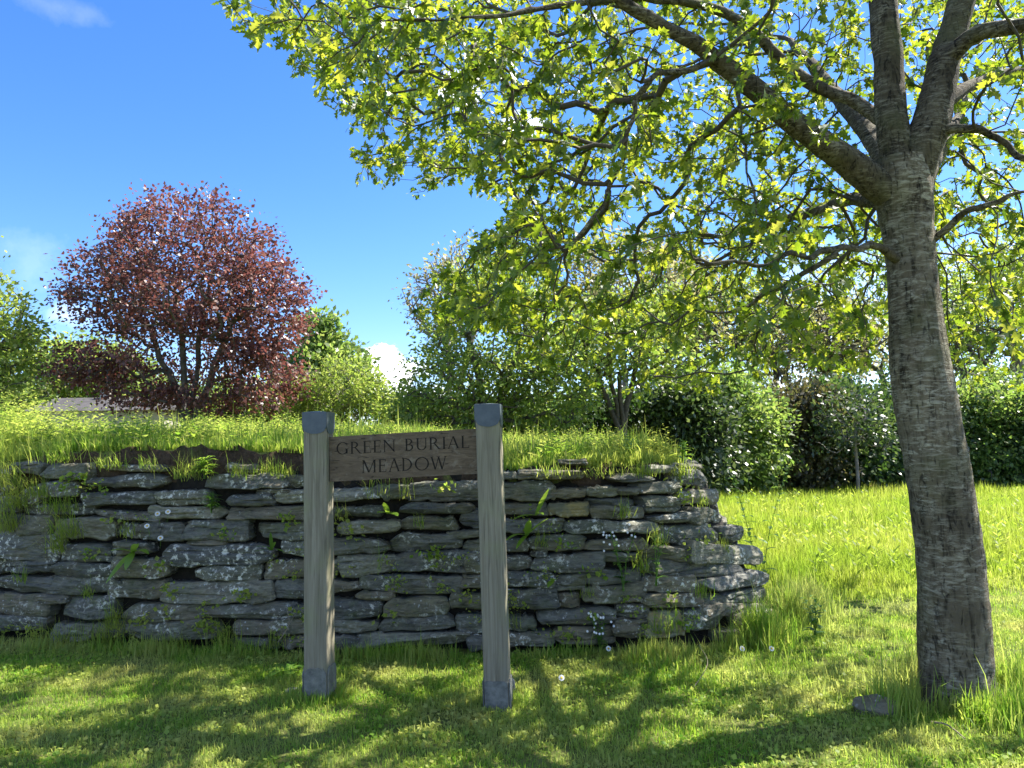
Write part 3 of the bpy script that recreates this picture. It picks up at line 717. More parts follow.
sign = thing('wooden_sign', (-0.65, 4.5, 0), 'weathered oak name sign with two posts and a dark board, standing before the wall', 'sign')
SY = R(-5)
def rounded_post(mb, bc, tc, hw, yaw, bev=0.012, nz=40):
    ring = []
    for sx, sy in ((-1, -1), (1, -1), (1, 1), (-1, 1)):
        for k in (0, 1, 2):
            a = k / 2 * math.pi / 2
            o = {(-1, -1): math.pi, (1, -1): -math.pi / 2, (1, 1): 0, (-1, 1): math.pi / 2}[(sx, sy)]
            ring.append((sx * (hw - bev) + bev * math.cos(o + a), sy * (hw - bev) + bev * math.sin(o + a)))
    ring = np.array(ring); c, s = math.cos(yaw), math.sin(yaw)
    ring = np.stack([ring[:, 0] * c - ring[:, 1] * s, ring[:, 0] * s + ring[:, 1] * c], -1)
    k = len(ring); V = []
    for t in np.linspace(0, 1, nz):
        p = bc + (tc - bc) * t
        r2 = ring * (1 + 0.012 * noise3(np.stack([ring[:, 0] * 9, ring[:, 1] * 9, np.full(k, t * 6)], -1), 3))[:, None]
        V.append(np.concatenate([p[:2] + r2, np.full((k, 1), p[2])], 1))
    V = np.array(V); idx = np.arange(nz * k).reshape(nz, k); nx = np.roll(idx, -1, 1)
    mb.add(V.reshape(-1, 3), np.stack([idx[:-1], nx[:-1], nx[1:], idx[1:]], -1).reshape(-1, 4))
    mb.add(V[-1], [list(range(k))])
def post(pxb, pyb, Yb, pxt, pyt, Yt, hw, shoe_px):
    b0 = at(pxb, pyb, Yb); t0 = at(pxt, pyt, Yt)
    c, s = math.cos(SY), math.sin(SY)
    fwd = np.array([-s, c, 0])          # towards the back
    b0 = b0 + fwd * hw; t0 = t0 + fwd * hw
    b0[2] = -0.03
    mb = MB(); rounded_post(mb, b0, t0 - np.array([0, 0, 0.008]), hw, SY)
    po = mb.build('post', MAT['postwood'], sign)
    cp = MB(); hc = hw + 0.004; d = 0.115; rt = np.array([c, s, 0])
    ax = nrm(t0 - b0)
    for (nrmv, sd) in ((-fwd, rt), (rt, fwd), (fwd, -rt), (-rt, -fwd)):
        k = 11; u = np.linspace(-1, 1, k)
        bot = d * (0.70 + 0.42 * np.sqrt(np.maximum(0, 1 - np.abs(u) ** 2.2)))
        top_ = [t0 + nrmv * hc + sd * (uu * hc) + ax * 0.006 for uu in u]
        bt_ = [t0 + nrmv * (hc + 0.001) + sd * (uu * hc) - ax * bb for uu, bb in zip(u, bot)]
        bi_ = [p - nrmv * 0.006 for p in bt_]
        V = np.array(top_ + bt_ + bi_)
        cp.add(V, [[i, i + k, i + k + 1, i + 1] for i in range(k - 1)] + [[i + k, i + 2 * k, i + 2 * k + 1, i + k + 1] for i in range(k - 1)])
    V = np.array([t0 + rt * sx * hc + fwd * sy * hc + ax * 0.0062 for sx, sy in ((-1, -1), (1, -1), (1, 1), (-1, 1))] + [t0 + ax * 0.014])
    cp.add(V, [[0, 1, 4], [1, 2, 4], [2, 3, 4], [3, 0, 4]])
    cp.build('cap', MAT['slate'], po, smooth=False)
    hsz = shoe_px * Yb / F
    sm = MB(); hs2 = hw + 0.008
    for nrmv, sd in ((-fwd, rt), (rt, fwd), (fwd, -rt), (-rt, -fwd)):
        k = 9; u = np.linspace(-1, 1, k); lim = 0.93 if nrmv is not fwd else 0.93
        tp = hsz - 0.035 * np.abs(u) ** 6 * (1 if shoe_px > 30 else 0.2) + 0.004 * rng.normal(0, 1, k)
        W = hw * lim if (nrmv @ fwd) ** 2 > 0.5 else hw * 0.98
        lo = [b0 + nrmv * hs2 + sd * (uu * W) for uu in u]; hi = [b0 + nrmv * hs2 + sd * (uu * W) + ax * (tt + 0.03) for uu, tt in zip(u, tp)]
        hib = [p - nrmv * 0.0075 for p in hi]; lob = [p - nrmv * 0.0075 for p in lo]
        V = np.array(lo + hi + hib + lob)
        fs = []
        for i in range(k - 1):
            fs += [[i, i + 1, i + k + 1, i + k], [i + k, i + k + 1, i + 2 * k + 1, i + 2 * k]]
        fs += [[0, k, 2 * k, 3 * k], [k - 1, 4 * k - 1, 3 * k - 1, 2 * k - 1]]
        sm.add(V, fs)
    sm.build('shoe', MAT['shoe'], po, smooth=False)
    return b0, t0, fwd, rt
pl_ = post(315.5, 690, 4.56, 314.5, 413, 4.56, 0.0735, 32)
pr_ = post(497, 701, 4.38, 487, 405, 4.38, 0.0725, 28)
# board: corners read off the photo, set on a plane half way into the posts
A = at(329, 437, 4.60); B_ = at(481, 428.5, 4.45); Cc = at(481, 473.5, 4.45); D = at(330, 482, 4.60)
bx = nrm(B_ - A); bn = nrm(np.cross(bx, nrm(D - A))); 
if bn[1] > 0: bn = -bn
th = 0.055
nb_ = 30
u = np.linspace(0, 1, nb_)
mb = MB()
tp = A + (B_ - A) * u[:, None] ; bt = D + (Cc - D) * u[:, None]
tp[:, 2] += 0.0025 * fbm(np.stack([u * 9, u * 0, u * 0], -1), 2); bt[:, 2] += 0.003 * fbm(np.stack([u * 8 + 5, u * 0, u * 0], -1), 2)
V = np.concatenate([tp, bt, bt - bn * th, tp - bn * th]); k = nb_
fs = []
for i in range(k - 1):
    for r in range(4):
        a, b2 = r * k, ((r + 1) % 4) * k
        fs.append([a + i, b2 + i, b2 + i + 1, a + i + 1])
fs += [[0, 3 * k, 2 * k, k], [k - 1, 2 * k - 1, 3 * k - 1, 4 * k - 1]]
mb.add(V, fs)
board = mb.build('sign_board', MAT['boardwood'], sign, smooth=False)
bw = np.linalg.norm(B_ - A); bh = np.linalg.norm(D - A)
bdn = nrm((D - A) + (Cc - B_))
def letters(text, u0_, u1_, v0, v1):
    gs = [(gly(c) if c != ' ' else ([], 0.42)) for c in text]
    gap = 0.13; tot = sum(w for _, w in gs) + gap * (len(gs) - 1)
    ch = (v1 - v0) * bh; sx = (u1_ - u0_) * bw / tot
    x = 0; j = 0
    for P, w in gs:
        mb = MB()
        for poly in P:
            V = []
            for (a, b) in poly:
                V.append(A + bx * (u0_ * bw + (x + a) * sx) + bdn * (v1 * bh - b * ch) + bn * (0.0012 + 0.00006 * (j % 17)))
            mb.add(V, [list(range(len(poly)))]); j += 1
        x += w + gap
        if P: mb.build('letter', MAT['letter'], board, smooth=False)
letters('GREEN BURIAL', 0.050, 0.925, 0.135, 0.400)
letters('MEADOW', 0.222, 0.775, 0.555, 0.835)

# ------------------------------------------------------------------ trees
def grow(nodes, parent, plen, attr, bf=0.35, step=0.22, jit=0.03, sag=0.0, minidx=0):
    """balanced spanning tree: every attractor is joined to the best skeleton node"""
    cap = len(nodes) + len(attr) * 14
    P = np.zeros((cap, 3)); P[:len(nodes)] = nodes; n = len(nodes)
    PL = np.zeros(cap); PL[:n] = plen; PA = -np.ones(cap, int); PA[:n] = parent
    tips = []
    root = P[0]
    for i in np.argsort(np.linalg.norm(attr - root, axis=1)):
        a = attr[i]; d = np.linalg.norm(P[minidx:n] - a, axis=1)
        j = int(np.argmin(d + bf * PL[minidx:n])) + minidx
        dist = np.linalg.norm(P[j] - a); k = int(min(10, max(2, math.ceil(dist / step))))
        p0 = P[j].copy(); pd = p0 - P[PA[j]] if PA[j] >= 0 else a - p0
        ctrl = p0 + nrm(pd) * dist * 0.35 + rng.normal(0, 0.08, 3) * dist
        prev = j
        for m in range(1, k + 1):
            t = m / k
            q = (1 - t) ** 2 * p0 + 2 * t * (1 - t) * ctrl + t * t * a + (rng.normal(0, jit, 3) * min(1, dist) if m < k else 0)
            q[2] -= sag * dist * t * (1 - t) if m < k else 0
            P[n] = q; PA[n] = prev; PL[n] = PL[prev] + np.linalg.norm(q - P[prev]); prev = n; n += 1
            if n >= cap: break
        tips.append(prev)
        if n >= cap - 14: break
    return P[:n], PA[:n], np.array(tips)
def pipe_radii(PA, tips, r0, ex, rmax=None):
    n = len(PA); c = np.zeros(n); c[tips] = 1
    for i in range(n - 1, 0, -1):
        if PA[i] >= 0: c[PA[i]] += c[i]
    return r0 * np.maximum(c, 1) ** ex
def skel_mesh(mb, P, PA, rad, sides=5, skip=0):
    n = len(P)
    ch = np.arange(n)[(PA >= 0)]; ch = ch[ch >= skip]
    p = PA[ch]
    tan = nrm(P[ch] - P[p])
    ref = np.where(np.abs(tan[:, 2:3]) > 0.85, np.array([[0.8, 0.6, 0.0]]), np.array([[0.1, 0.2, 1.0]]))
    a = nrm(np.cross(tan, ref)); b = np.cross(tan, a)
    an = np.linspace(0, 2 * math.pi, sides, endpoint=False)
    dirs = np.cos(an)[None, :, None] * a[:, None] + np.sin(an)[None, :, None] * b[:, None]
    r1 = rad[ch]; r0 = np.minimum(rad[p], r1 * 1.35)
    V = np.concatenate([P[p][:, None] - tan[:, None] * (0.25 * r0)[:, None, None] + dirs * r0[:, None, None], P[ch][:, None] + dirs * r1[:, None, None]], 1)
    k = np.arange(len(ch))[:, None, None] * (2 * sides)
    s = np.arange(sides); q = np.stack([s, (s + 1) % sides, (s + 1) % sides + sides, s + sides], -1)
    mb.add(V.reshape(-1, 3), (k + q[None]).reshape(-1, 4))

def bg_tree(name, label, cat, base, lobes, nattr, per, size, mat, bark, r0=0.012, ex=0.42, spread=0.28, stems=None, bf=0.3, group=None, upb=0.6, shell=0.5, step=0.4, aspect=1.0, trunk_h=None, bare=0.0, rmax=0.3, lumpy=0.22):
    """lobes: list of (centre(3), radii(3), weight). Skeleton is grown to points in the lobes, leaves are hung round its tips."""
    base = np.asarray(base, float)
    root = thing(name, base, label, cat, group)
    W = np.array([l[2] for l in lobes], float); W /= W.sum()
    which = rng.choice(len(lobes), nattr, p=W)
    d = nrm(rng.normal(0, 1, (nattr, 3))); rr = rng.uniform(0, 1, nattr) ** (1 / 3.0); rr = rr * (1 - shell) + shell * (rr ** 0.4)
    Cc = np.array([l[0] for l in lobes])[which]; Rr = np.array([l[1] for l in lobes])[which]
    attr = Cc + d * rr[:, None] * Rr
    lump = fbm((attr - base) / np.mean(Rr) * 2.2 + base[0], 77)
    attr = Cc + (attr - Cc) * (1 + lumpy * lump)[:, None]
    attr = attr[attr[:, 2] > base[2] + 0.12]
    nodes, par, plen = [base - np.array([0, 0, 0.1])], [-1], [0.0]
    top = np.mean(Cc, axis=0)
    stems = stems or [top * np.array([0.5, 0.5, 0.55]) + base * np.array([0.5, 0.5, 0.45])]
    for st in stems:
        st = np.asarray(st, float); prev = 0; k = max(3, int(np.linalg.norm(st - base) / step))
        for m in range(1, k + 1):
            t = m / k; q = base + (st - base) * np.array([t ** 1.15, t ** 1.15, t]) + rng.normal(0, 0.03, 3)
            nodes.append(q); par.append(prev); plen.append(plen[prev] + np.linalg.norm(q - nodes[prev])); prev = len(nodes) - 1
    P, PA, tips = grow(np.array(nodes), np.array(par), np.array(plen) * 0.6, attr, bf, step, 0.05)
    rad = np.minimum(pipe_radii(PA, tips, r0, ex), rmax)
    mb = MB(); skel_mesh(mb, P, PA, rad, 6); mb.build('trunk', bark, root)
    lt = tips[rng.uniform(0, 1, len(tips)) >= bare]
    if len(lt):
        C = np.repeat(P[lt], per, 0); out = nrm(C - top)
        C = C + rng.normal(0, spread, C.shape) * np.array([1, 1, 0.75])
        k = C[:, 2] > base[2] + 0.02
        cm = MB(); kite_leaves(cm, C[k], size, out[k], upb, aspect); cm.build('crown', mat, root, smooth=False)
    return root

def pxm(Y): return Y / F
def lobe(px, py, Y, rx, rz, ry=None, w=1.0):
    s = pxm(Y); return (at(px, py, Y), np.array([rx * s, (ry if ry else rx) * s, rz * s]), w)
def base_at(px, Y):
    x = at(px, 440, Y)[0]; return np.array([x, Y, float(H(x, Y))])

# copper maple
Y = 17.0; mb_ = base_at(190, Y)
bg_tree('copper_maple', 'round copper red tree with purple leaves on the bank left of the sign', 'tree', mb_,
        [lobe(192, 266, Y, 92, 72, w=3.4), lobe(190, 304, Y, 112, 50, w=1.8), lobe(118, 288, Y, 48, 48, w=0.9), lobe(265, 305, Y, 46, 58, w=1.0), lobe(95, 366, Y, 42, 22, 60, w=0.75), lobe(140, 392, Y, 50, 16, 50, w=0.5), lobe(262, 378, Y, 40, 34, 60, w=1.1), lobe(210, 400, Y, 40, 14, 40, w=0.3), lobe(185, 350, Y, 90, 30, w=0.7)],
        900, 40, 0.085, MAT['maple'], MAT['greybark'], 0.009, 0.40, 0.17, [at(176, 300, Y), at(205, 290, Y + .3), at(230, 330, Y - .3), at(150, 330, Y + .2)], 0.25, shell=0.45, aspect=1.3, lumpy=0.13)
# left edge tree
Y = 15.0
bg_tree('beech_tree', 'fresh green tree with feathery side branches at the left edge', 'tree', base_at(-60, Y),
        [lobe(-30, 330, Y, 62, 60, w=2), lobe(-60, 280, Y, 70, 50, w=1), lobe(5, 345, Y, 32, 32, w=0.8), lobe(0, 385, Y, 48, 25, w=0.7)], 520, 13, 0.11, MAT['lime_leaf'], MAT['greybark'], 0.008, 0.42, 0.12, shell=0.3)
Y = 27.0
bg_tree('garden_shrub', 'yellow green rounded bush behind the copper tree, left of its trunk', 'shrub', base_at(70, Y),
        [lobe(40, 372, Y, 55, 34, w=1.2), lobe(95, 375, Y, 45, 38, w=1.2), lobe(130, 385, Y, 30, 25, w=0.5)], 380, 26, 0.20, MAT['lime_leaf'], MAT['greybark'], 0.012, 0.4, 0.3)
Y = 25.0
bg_tree('poplar_tree', 'mid green pointed tree right behind the copper tree', 'tree', base_at(325, Y),
        [lobe(322, 345, Y, 18, 32, w=1), lobe(330, 372, Y, 40, 32, w=1.8), lobe(305, 385, Y, 35, 30, w=1)], 380, 24, 0.20, MAT['mid_leaf'], MAT['greybark'], 0.012, 0.4, 0.24)
Y = 19.0
bg_tree('willow_bush', 'pale yellow green bush behind the left sign post', 'shrub', base_at(345, Y),
        [lobe(345, 393, Y, 44, 34, w=2), lobe(310, 405, Y, 28, 24, w=0.8), lobe(370, 395, Y, 20, 20, w=0.6)], 420, 26, 0.115, MAT['lime_leaf'], MAT['paletwig'], 0.007, 0.4, 0.15, aspect=0.6)
# middle group
Y = 15.5
bg_tree('hawthorn_bush', 'broad dark green bush behind the board and right sign post', 'shrub', base_at(490, Y),
        [lobe(500, 345, Y, 75, 70, w=2.6), lobe(450, 385, Y, 50, 45, w=1.3), lobe(545, 380, Y, 50, 55, w=1.5), lobe(420, 410, Y, 30, 25, w=0.5), lobe(500, 285, Y, 50, 40, w=0.9)], 900, 19, 0.10, MAT['bush_leaf'], MAT['greybark'], 0.008, 0.42, 0.20, [at(470, 340, Y), at(520, 340, Y)])
Y = 22.0
bg_tree('bare_twig_tree', 'half bare grey twiggy tree left above the dark bush', 'tree', base_at(450, Y),
        [lobe(450, 300, Y, 48, 44, w=1.5), lobe(480, 275, Y, 50, 40, w=1)], 620, 5, 0.13, MAT['buff_leaf'], MAT['paletwig'], 0.011, 0.36, 0.2, [at(450, 350, Y), at(475, 330, Y)], bare=0.3)
Y = 28.0
bg_tree('budding_tree', 'tall buff tree just coming into leaf behind the middle of the picture', 'tree', base_at(630, Y),
        [lobe(625, 285, Y, 70, 55, w=2), lobe(680, 300, Y, 50, 55, w=1.2), lobe(590, 320, Y, 45, 40, w=0.8)], 800, 14, 0.17, MAT['buff_leaf'], MAT['paletwig'], 0.013, 0.38, 0.3, [at(622, 340, Y), at(650, 330, Y)])
Y = 16.0
bg_tree('forked_tree', 'small dark tree forking low above the wall, right of the sign', 'tree', base_at(622, Y),
        [lobe(620, 335, Y, 62, 40, w=1.5), lobe(590, 350, Y, 40, 35, w=0.6), lobe(660, 345, Y, 40, 38, w=0.8)], 300, 14, 0.12, MAT['bush_leaf'], MAT['twig'], 0.010, 0.40, 0.25, [at(598, 372, Y), at(620, 375, Y), at(636, 368, Y + .3), at(606, 350, Y)], 0.2, shell=0.6)
Y = 18.0
bg_tree('bramble_bush', 'low dark bush under the forked tree on the bank', 'shrub', base_at(600, Y),
        [lobe(595, 415, Y, 35, 28, w=1), lobe(640, 418, Y, 40, 26, w=1.2)], 330, 24, 0.12, MAT['dark_leaf'], MAT['greybark'], 0.008, 0.4, 0.18)
Y = 23.0
for i, (px, tpx, lab, mt, hgt) in enumerate([(668, 665, 'thin dark trunked tree behind the forked tree', 'mid_leaf', 325), (702, 690, 'slim leaning tree above the hedge start, right of the forked tree', 'buff_leaf', 320), (738, 738, 'straight slim ivy dark trunk rising from the hedge', 'mid_leaf', 310), (772, 776, 'slim dark tree behind the brownish hedge shrub', 'buff_leaf', 330), (838, 832, 'slim dark tree behind the young sapling', 'buff_leaf', 325), (968, 962, 'slim dark tree over the hedge just right of the oak trunk', 'lime_leaf', 330)]):
    YY_ = Y + i * 0.9
    bg_tree('slim_tree', lab, 'tree', base_at(px, YY_), [lobe(tpx, hgt, YY_, 38, 42, w=2), lobe(tpx, hgt + 50, YY_, 22, 25, w=0.5)], 200, 9, 0.14, MAT[mt], MAT['twig'], 0.016, 0.38, 0.3, [at(tpx, hgt + 35, YY_)], 0.2, 'slim trees behind the hedge')
# hedge: separate shrubs along the far side of the meadow
hedge = [(690, 430, 38, 48, 17.5, 'hedge_leaf', 'dark green hedge shrub nearest the wall end'),
         (735, 432, 42, 54, 19.0, 'mid_leaf', 'lighter green hedge shrub between the wall end shrub and the brownish one'),
         (790, 440, 46, 56, 20.2, 'brown_leaf', 'brownish hedge shrub left of the young sapling'),
         (850, 436, 48, 58, 20.6, 'dark_leaf', 'dark hedge shrub behind the sapling'),
         (912, 438, 46, 58, 21.0, 'dark_leaf', 'dark hedge shrub mostly hidden by the oak trunk'),
         (975, 440, 46, 60, 21.0, 'mid_leaf', 'tall green hedge shrub right of the oak trunk'),
         (1035, 440, 48, 58, 20.6, 'dark_leaf', 'dark hedge shrub at the right edge'),
         (1100, 440, 50, 60, 20.6, 'dark_leaf', 'dark hedge shrub past the right edge')]
for (px, py, rx, rz, Y, mt, lab) in hedge:
    bg_tree('hedge_shrub', lab, 'shrub', base_at(px, Y), [lobe(px, py, Y, rx * 0.95, rz * 0.9, rx * 1.0, w=1.8), lobe(px + random.uniform(-30, 30), py - random.uniform(20, 45), Y + .4, rx * 0.4, rz * 0.5, w=0.45), lobe(px + random.uniform(-35, 35), py - random.uniform(10, 40), Y - .4, rx * 0.45, rz * 0.45, w=0.45), lobe(px, py + 32, Y - .3, rx * 1.0, 26, rx, w=0.8)], 460, 46, 0.125, MAT[mt], MAT['greybark'], 0.009, 0.4, 0.26, group='hedge along the meadow', shell=0.5, lumpy=0.38)
Y = 18.4
bg_tree('young_sapling', 'young sapling with thin pale stem in front of the dark hedge', 'tree', base_at(855, Y), [lobe(848, 415, Y, 30, 30, w=1), lobe(872, 436, Y, 26, 16, w=0.5), lobe(832, 440, Y, 24, 14, w=0.4)], 150, 11, 0.12, MAT['hedge_leaf'], MAT['paletwig'], 0.007, 0.38, 0.16, [at(855, 425, Y)], 0.2)
Y = 27.0
bg_tree('dark_limbed_tree', 'dark limbed tree spreading above the hedge, left of the oak trunk', 'tree', base_at(806, Y), [lobe(800, 335, Y, 60, 42, w=1.5), lobe(845, 345, Y, 45, 38, w=1)], 330, 10, 0.17, MAT['buff_leaf'], MAT['greybark'], 0.02, 0.38, 0.3, [at(800, 385, Y), at(820, 375, Y), at(785, 372, Y)], 0.2)
Y = 29.0
bg_tree('ash_tree', 'pale barked tree in thin new leaf at the right edge above the hedge', 'tree', base_at(1016, Y), [lobe(1000, 300, Y, 60, 60, w=2), lobe(1050, 290, Y, 60, 60, w=1.5), lobe(960, 340, Y, 40, 35, w=0.7)], 480, 12, 0.19, MAT['lime_leaf'], MAT['paletwig'], 0.02, 0.38, 0.32, [at(1014, 370, Y), at(1020, 350, Y), at(995, 385, Y)], 0.2)
Y = 34.0
bg_tree('far_tree', 'tall thinly leaved tree farthest back, behind the oak trunk', 'tree', base_at(900, Y), [lobe(880, 300, Y, 90, 70, w=2), lobe(940, 320, Y, 60, 55, w=1), lobe(760, 320, Y, 50, 45, w=0.8)], 620, 12, 0.22, MAT['mid_leaf'], MAT['greybark'], 0.016, 0.38, 0.38, [at(880, 370, Y), at(920, 360, Y)], 0.25)

# low field hedge behind the bank, bush by bush
for (px, py, rx, rz, Y, mt, lab) in [(170, 402, 30, 20, 24, 'mid_leaf', 'low green bush behind the copper tree, left of its trunks'), (225, 404, 36, 22, 24, 'bush_leaf', 'low green bush behind the copper tree trunks'), (282, 404, 34, 24, 23, 'lime_leaf', 'low yellow green bush between the copper tree and the left post'),
        (408, 412, 24, 14, 21, 'lime_leaf', 'low bush under the small white cloud'), (470, 420, 40, 20, 20, 'dark_leaf', 'low dark bush behind the right end of the board'), (540, 420, 40, 24, 20, 'mid_leaf', 'low green bush right of the right post behind the bank'),
        (690, 398, 40, 34, 27, 'dark_leaf', 'far dark bush behind the slim trees'), (5, 404, 38, 20, 24, 'bush_leaf', 'low bush under the feathery tree at the left edge')]:
    bg_tree('field_bush', lab, 'shrub', base_at(px, Y), [lobe(px, py, Y, rx, rz, rx), lobe(px + 8, py + rz * 0.9, Y, rx * 1.1, rz, rx)], 240, 30, 0.14, MAT[mt], MAT['greybark'], 0.008, 0.4, 0.22, group='field hedge behind the bank')

# the oak in front
oak_base = at(958, 692, 4.5); oak_base[2] = 0
oak = thing('oak_tree', oak_base, 'large lichened oak leaning over the wall at the right, with lobed new leaves', 'tree')
def limb_pts(lst, per=6):
    P = np.array([at(a, b, c) for a, b, c, _ in lst]); W = np.array([w / 2 * c / F * (0.84 if len(lst) < 11 else 1) for a, b, c, w in lst])
    return catmull(P, per), np.maximum(catmull(np.stack([W, W, W], -1), per)[:, 0], 0.003)
trunk = [(958, 712, 4.5, 100), (958, 698, 4.5, 88), (957, 684, 4.5, 80), (956, 660, 4.5, 73), (953, 600, 4.5, 68), (948, 540, 4.5, 65), (936, 460, 4.5, 63), (922, 380, 4.52, 61), (915, 310, 4.55, 53), (911, 260, 4.57, 50), (906, 215, 4.6, 56), (902, 185, 4.6, 62), (901, 160, 4.6, 52)]
tp_, tr_ = limb_pts(trunk, 12); tr_ = tr_ * 0.91 - 0.004   # pixel widths read off-axis are stretched
def bark_disp(Pp, Dd):
    z = Pp[..., 2]
    ridg = 1 - np.abs(noise3(np.stack([Dd[..., 0] * 7, Dd[..., 1] * 7, z * 1.4], -1), 2))
    big = fbm(np.stack([Dd[..., 0] * 1.5, Dd[..., 1] * 1.5, z * 1.3], -1), 9)
    rings = noise3(np.stack([Dd[..., 0] * 2.5, Dd[..., 1] * 2.5, z * 22], -1), 6)
    flare = sstep(0.35, 0.0, z) * noise3(np.stack([Dd[..., 0] * 2.2, Dd[..., 1] * 2.2, z * 0], -1), 15)
    return 0.007 * ridg + 0.010 * big + 0.0045 * rings + 0.05 * flare
mb = MB(); tube_careful(mb, tp_, tr_, 56, True, bark_disp); mb.build('trunk', MAT['oakbark'], oak)
LIMBS = [
 [(896, 200, 4.6, 40), (862, 172, 4.55, 36), (820, 140, 4.5, 30), (780, 108, 4.45, 27), (740, 78, 4.4, 24), (700, 48, 4.3, 20), (650, 22, 4.2, 16), (600, -12, 4.05, 12), (540, -55, 3.9, 9), (470, -90, 3.75, 6)],
 [(890, 128, 4.7, 18), (850, 98, 4.85, 15), (797, 74, 4.9, 14), (746, 27, 4.8, 12), (703, 5, 4.7, 11), (640, -2, 4.5, 10), (580, 5, 4.3, 8), (523, 11, 4.1, 6), (450, 22, 3.9, 4), (380, 20, 3.75, 3)],
 [(904, 195, 4.6, 42), (893, 130, 4.65, 37), (888, 70, 4.7, 34), (885, 0, 4.75, 32), (880, -90, 4.9, 26), (860, -220, 5.1, 18), (850, -330, 5.2, 8)],
 [(908, 190, 4.6, 48), (928, 130, 4.6, 44), (940, 80, 4.65, 38), (950, 40, 4.7, 34), (965, -10, 4.75, 30), (990, -100, 4.9, 24), (1010, -220, 5.1, 16), (1040, -330, 5.2, 7)],
 [(943, 64, 4.65, 24), (975, 36, 4.5, 20), (1024, 25, 4.3, 18), (1100, 10, 4.1, 14), (1200, -10, 3.9, 8)],
 [(936, 108, 4.6, 18), (975, 85, 4.9, 14), (1024, 68, 5.2, 12), (1100, 40, 5.6, 9), (1180, 0, 6.0, 6)],
 [(935, 130, 4.55, 12), (985, 130, 4.4, 9), (1024, 158, 4.3, 8), (1070, 180, 4.2, 6), (1120, 190, 4.1, 3)],
 [(928, 244, 4.55, 10), (945, 230, 4.45, 9), (968, 208, 4.3, 8), (1003, 196, 4.1, 5), (1040, 190, 4.0, 3)],
 [(906, 266, 4.57, 12), (872, 246, 4.4, 9), (830, 254, 4.2, 8), (780, 262, 4.0, 6), (740, 262, 3.9, 5), (690, 262, 3.8, 3)],
 [(838, 253, 4.22, 7), (800, 275, 4.3, 6), (765, 295, 4.45, 5), (730, 312, 4.6, 3)],
 [(718, 60, 4.35, 10), (690, 70, 4.3, 8), (643, 92, 4.25, 7), (634, 115, 4.25, 6), (620, 174, 4.3, 5), (588, 229, 4.35, 4), (560, 257, 4.4, 3)],
 [(900, 200, 4.65, 26), (880, 150, 5.0, 24), (850, 110, 5.6, 20), (820, 75, 6.3, 15), (790, 40, 7.1, 8)],
 [(915, 200, 4.65, 24), (935, 160, 5.1, 20), (950, 130, 5.9, 15), (970, 90, 6.8, 8)],
 [(886, -20, 4.75, 22), (872, -150, 4.3, 16), (820, -330, 3.6, 9)],
 [(738, 78, 4.4, 6), (738, 120, 4.3, 4), (746, 160, 4.25, 3), (755, 215, 4.2, 2)],
 [(905, 205, 4.6, 20), (870, 200, 5.2, 17), (830, 205, 6.0, 13), (780, 220, 7.0, 9), (730, 235, 7.8, 5)],
]
nodes, par, plen = [], [], []
for k, lm in enumerate(LIMBS):
    P_, W_ = limb_pts(lm, 8)
    P_ = P_ + (0.035 if W_[0] > 0.045 else 0.07) * np.stack([fbm(P_ * (2.3 if W_[0] > 0.045 else 4.5) + k, 51 + c) for c in range(3)], -1) * sstep(0, 0.4, np.linalg.norm(P_ - P_[0], axis=1))[:, None]
    mb = MB(); tube_careful(mb, P_, W_, 20 if W_[0] > 0.05 else 10, True, lambda a, d: np.minimum(0.007, 0.2 * W_[0]) * fbm(np.stack([a[..., 0] * 9, a[..., 1] * 9, a[..., 2] * 9], -1), 7) + np.minimum(0.004, 0.1 * W_[0]) * noise3(a * 40, 9))
    mb.build('limb', MAT['limbbark'], oak)
    cum = np.concatenate([[0], np.cumsum(np.linalg.norm(np.diff(P_, axis=0), axis=1))])
    for i in range(6, len(P_), 2):
        nodes.append(P_[i]); par.append(len(nodes) - 2 if i > 6 else -1); plen.append(cum[i] * 0.5)
nodes = np.array(nodes); par = np.array(par); plen = np.array(plen)

poly = [(222, -10), (236, 30), (288, 40), (300, 80), (352, 112), (352, 182), (412, 190), (470, 172), (505, 215), (470, 240), (478, 268), (440, 268), (420, 320), (500, 330), (545, 372), (600, 388), (660, 402), (722, 396), (790, 368), (862, 378), (884, 330), (884, 300), (942, 300), (942, 430), (985, 402), (1030, 385), (1030, -10)]
poly = np.array(poly, float)
def inside(px, py):
    r = np.zeros(len(px), bool); j = len(poly) - 1
    for i in range(len(poly)):
        xi, yi = poly[i]; xj, yj = poly[j]
        c = ((yi > py) != (yj > py)) & (px < (xj - xi) * (py - yi) / (yj - yi + 1e-9) + xi)
        r ^= c; j = i
    return r
cand = rng.uniform(0, 1, (90000, 3)) * np.array([11.5, 8.5, 7.0]) + np.array([-3.2, 2.2, 2.0])
cen = np.array([2.75, 5.4, 4.6]); rad_ = np.array([5.6, 4.3, 3.6])
e = np.linalg.norm((cand - cen) / rad_, axis=1)
lum = fbm(cand * 1.05, 61)
pr = project(cand)
infr = (pr[:, 0] > -40) & (pr[:, 0] < 1064) & (pr[:, 1] > -40) & (pr[:, 1] < 800) & (pr[:, 2] > 0)
okm = inside(pr[:, 0] + 14 * lum, pr[:, 1] + 14 * lum)
near_t = np.hypot(cand[:, 0] - 2.5, cand[:, 1] - 4.5) < 0.5
front = infr & (cand[:, 1] < 3.5)
vis = infr & okm & (e < 1.08) & (lum > -0.10 - 0.14 * (pr[:, 0] < 520) - 0.10 * (pr[:, 1] > 200)) & ~near_t & ~front
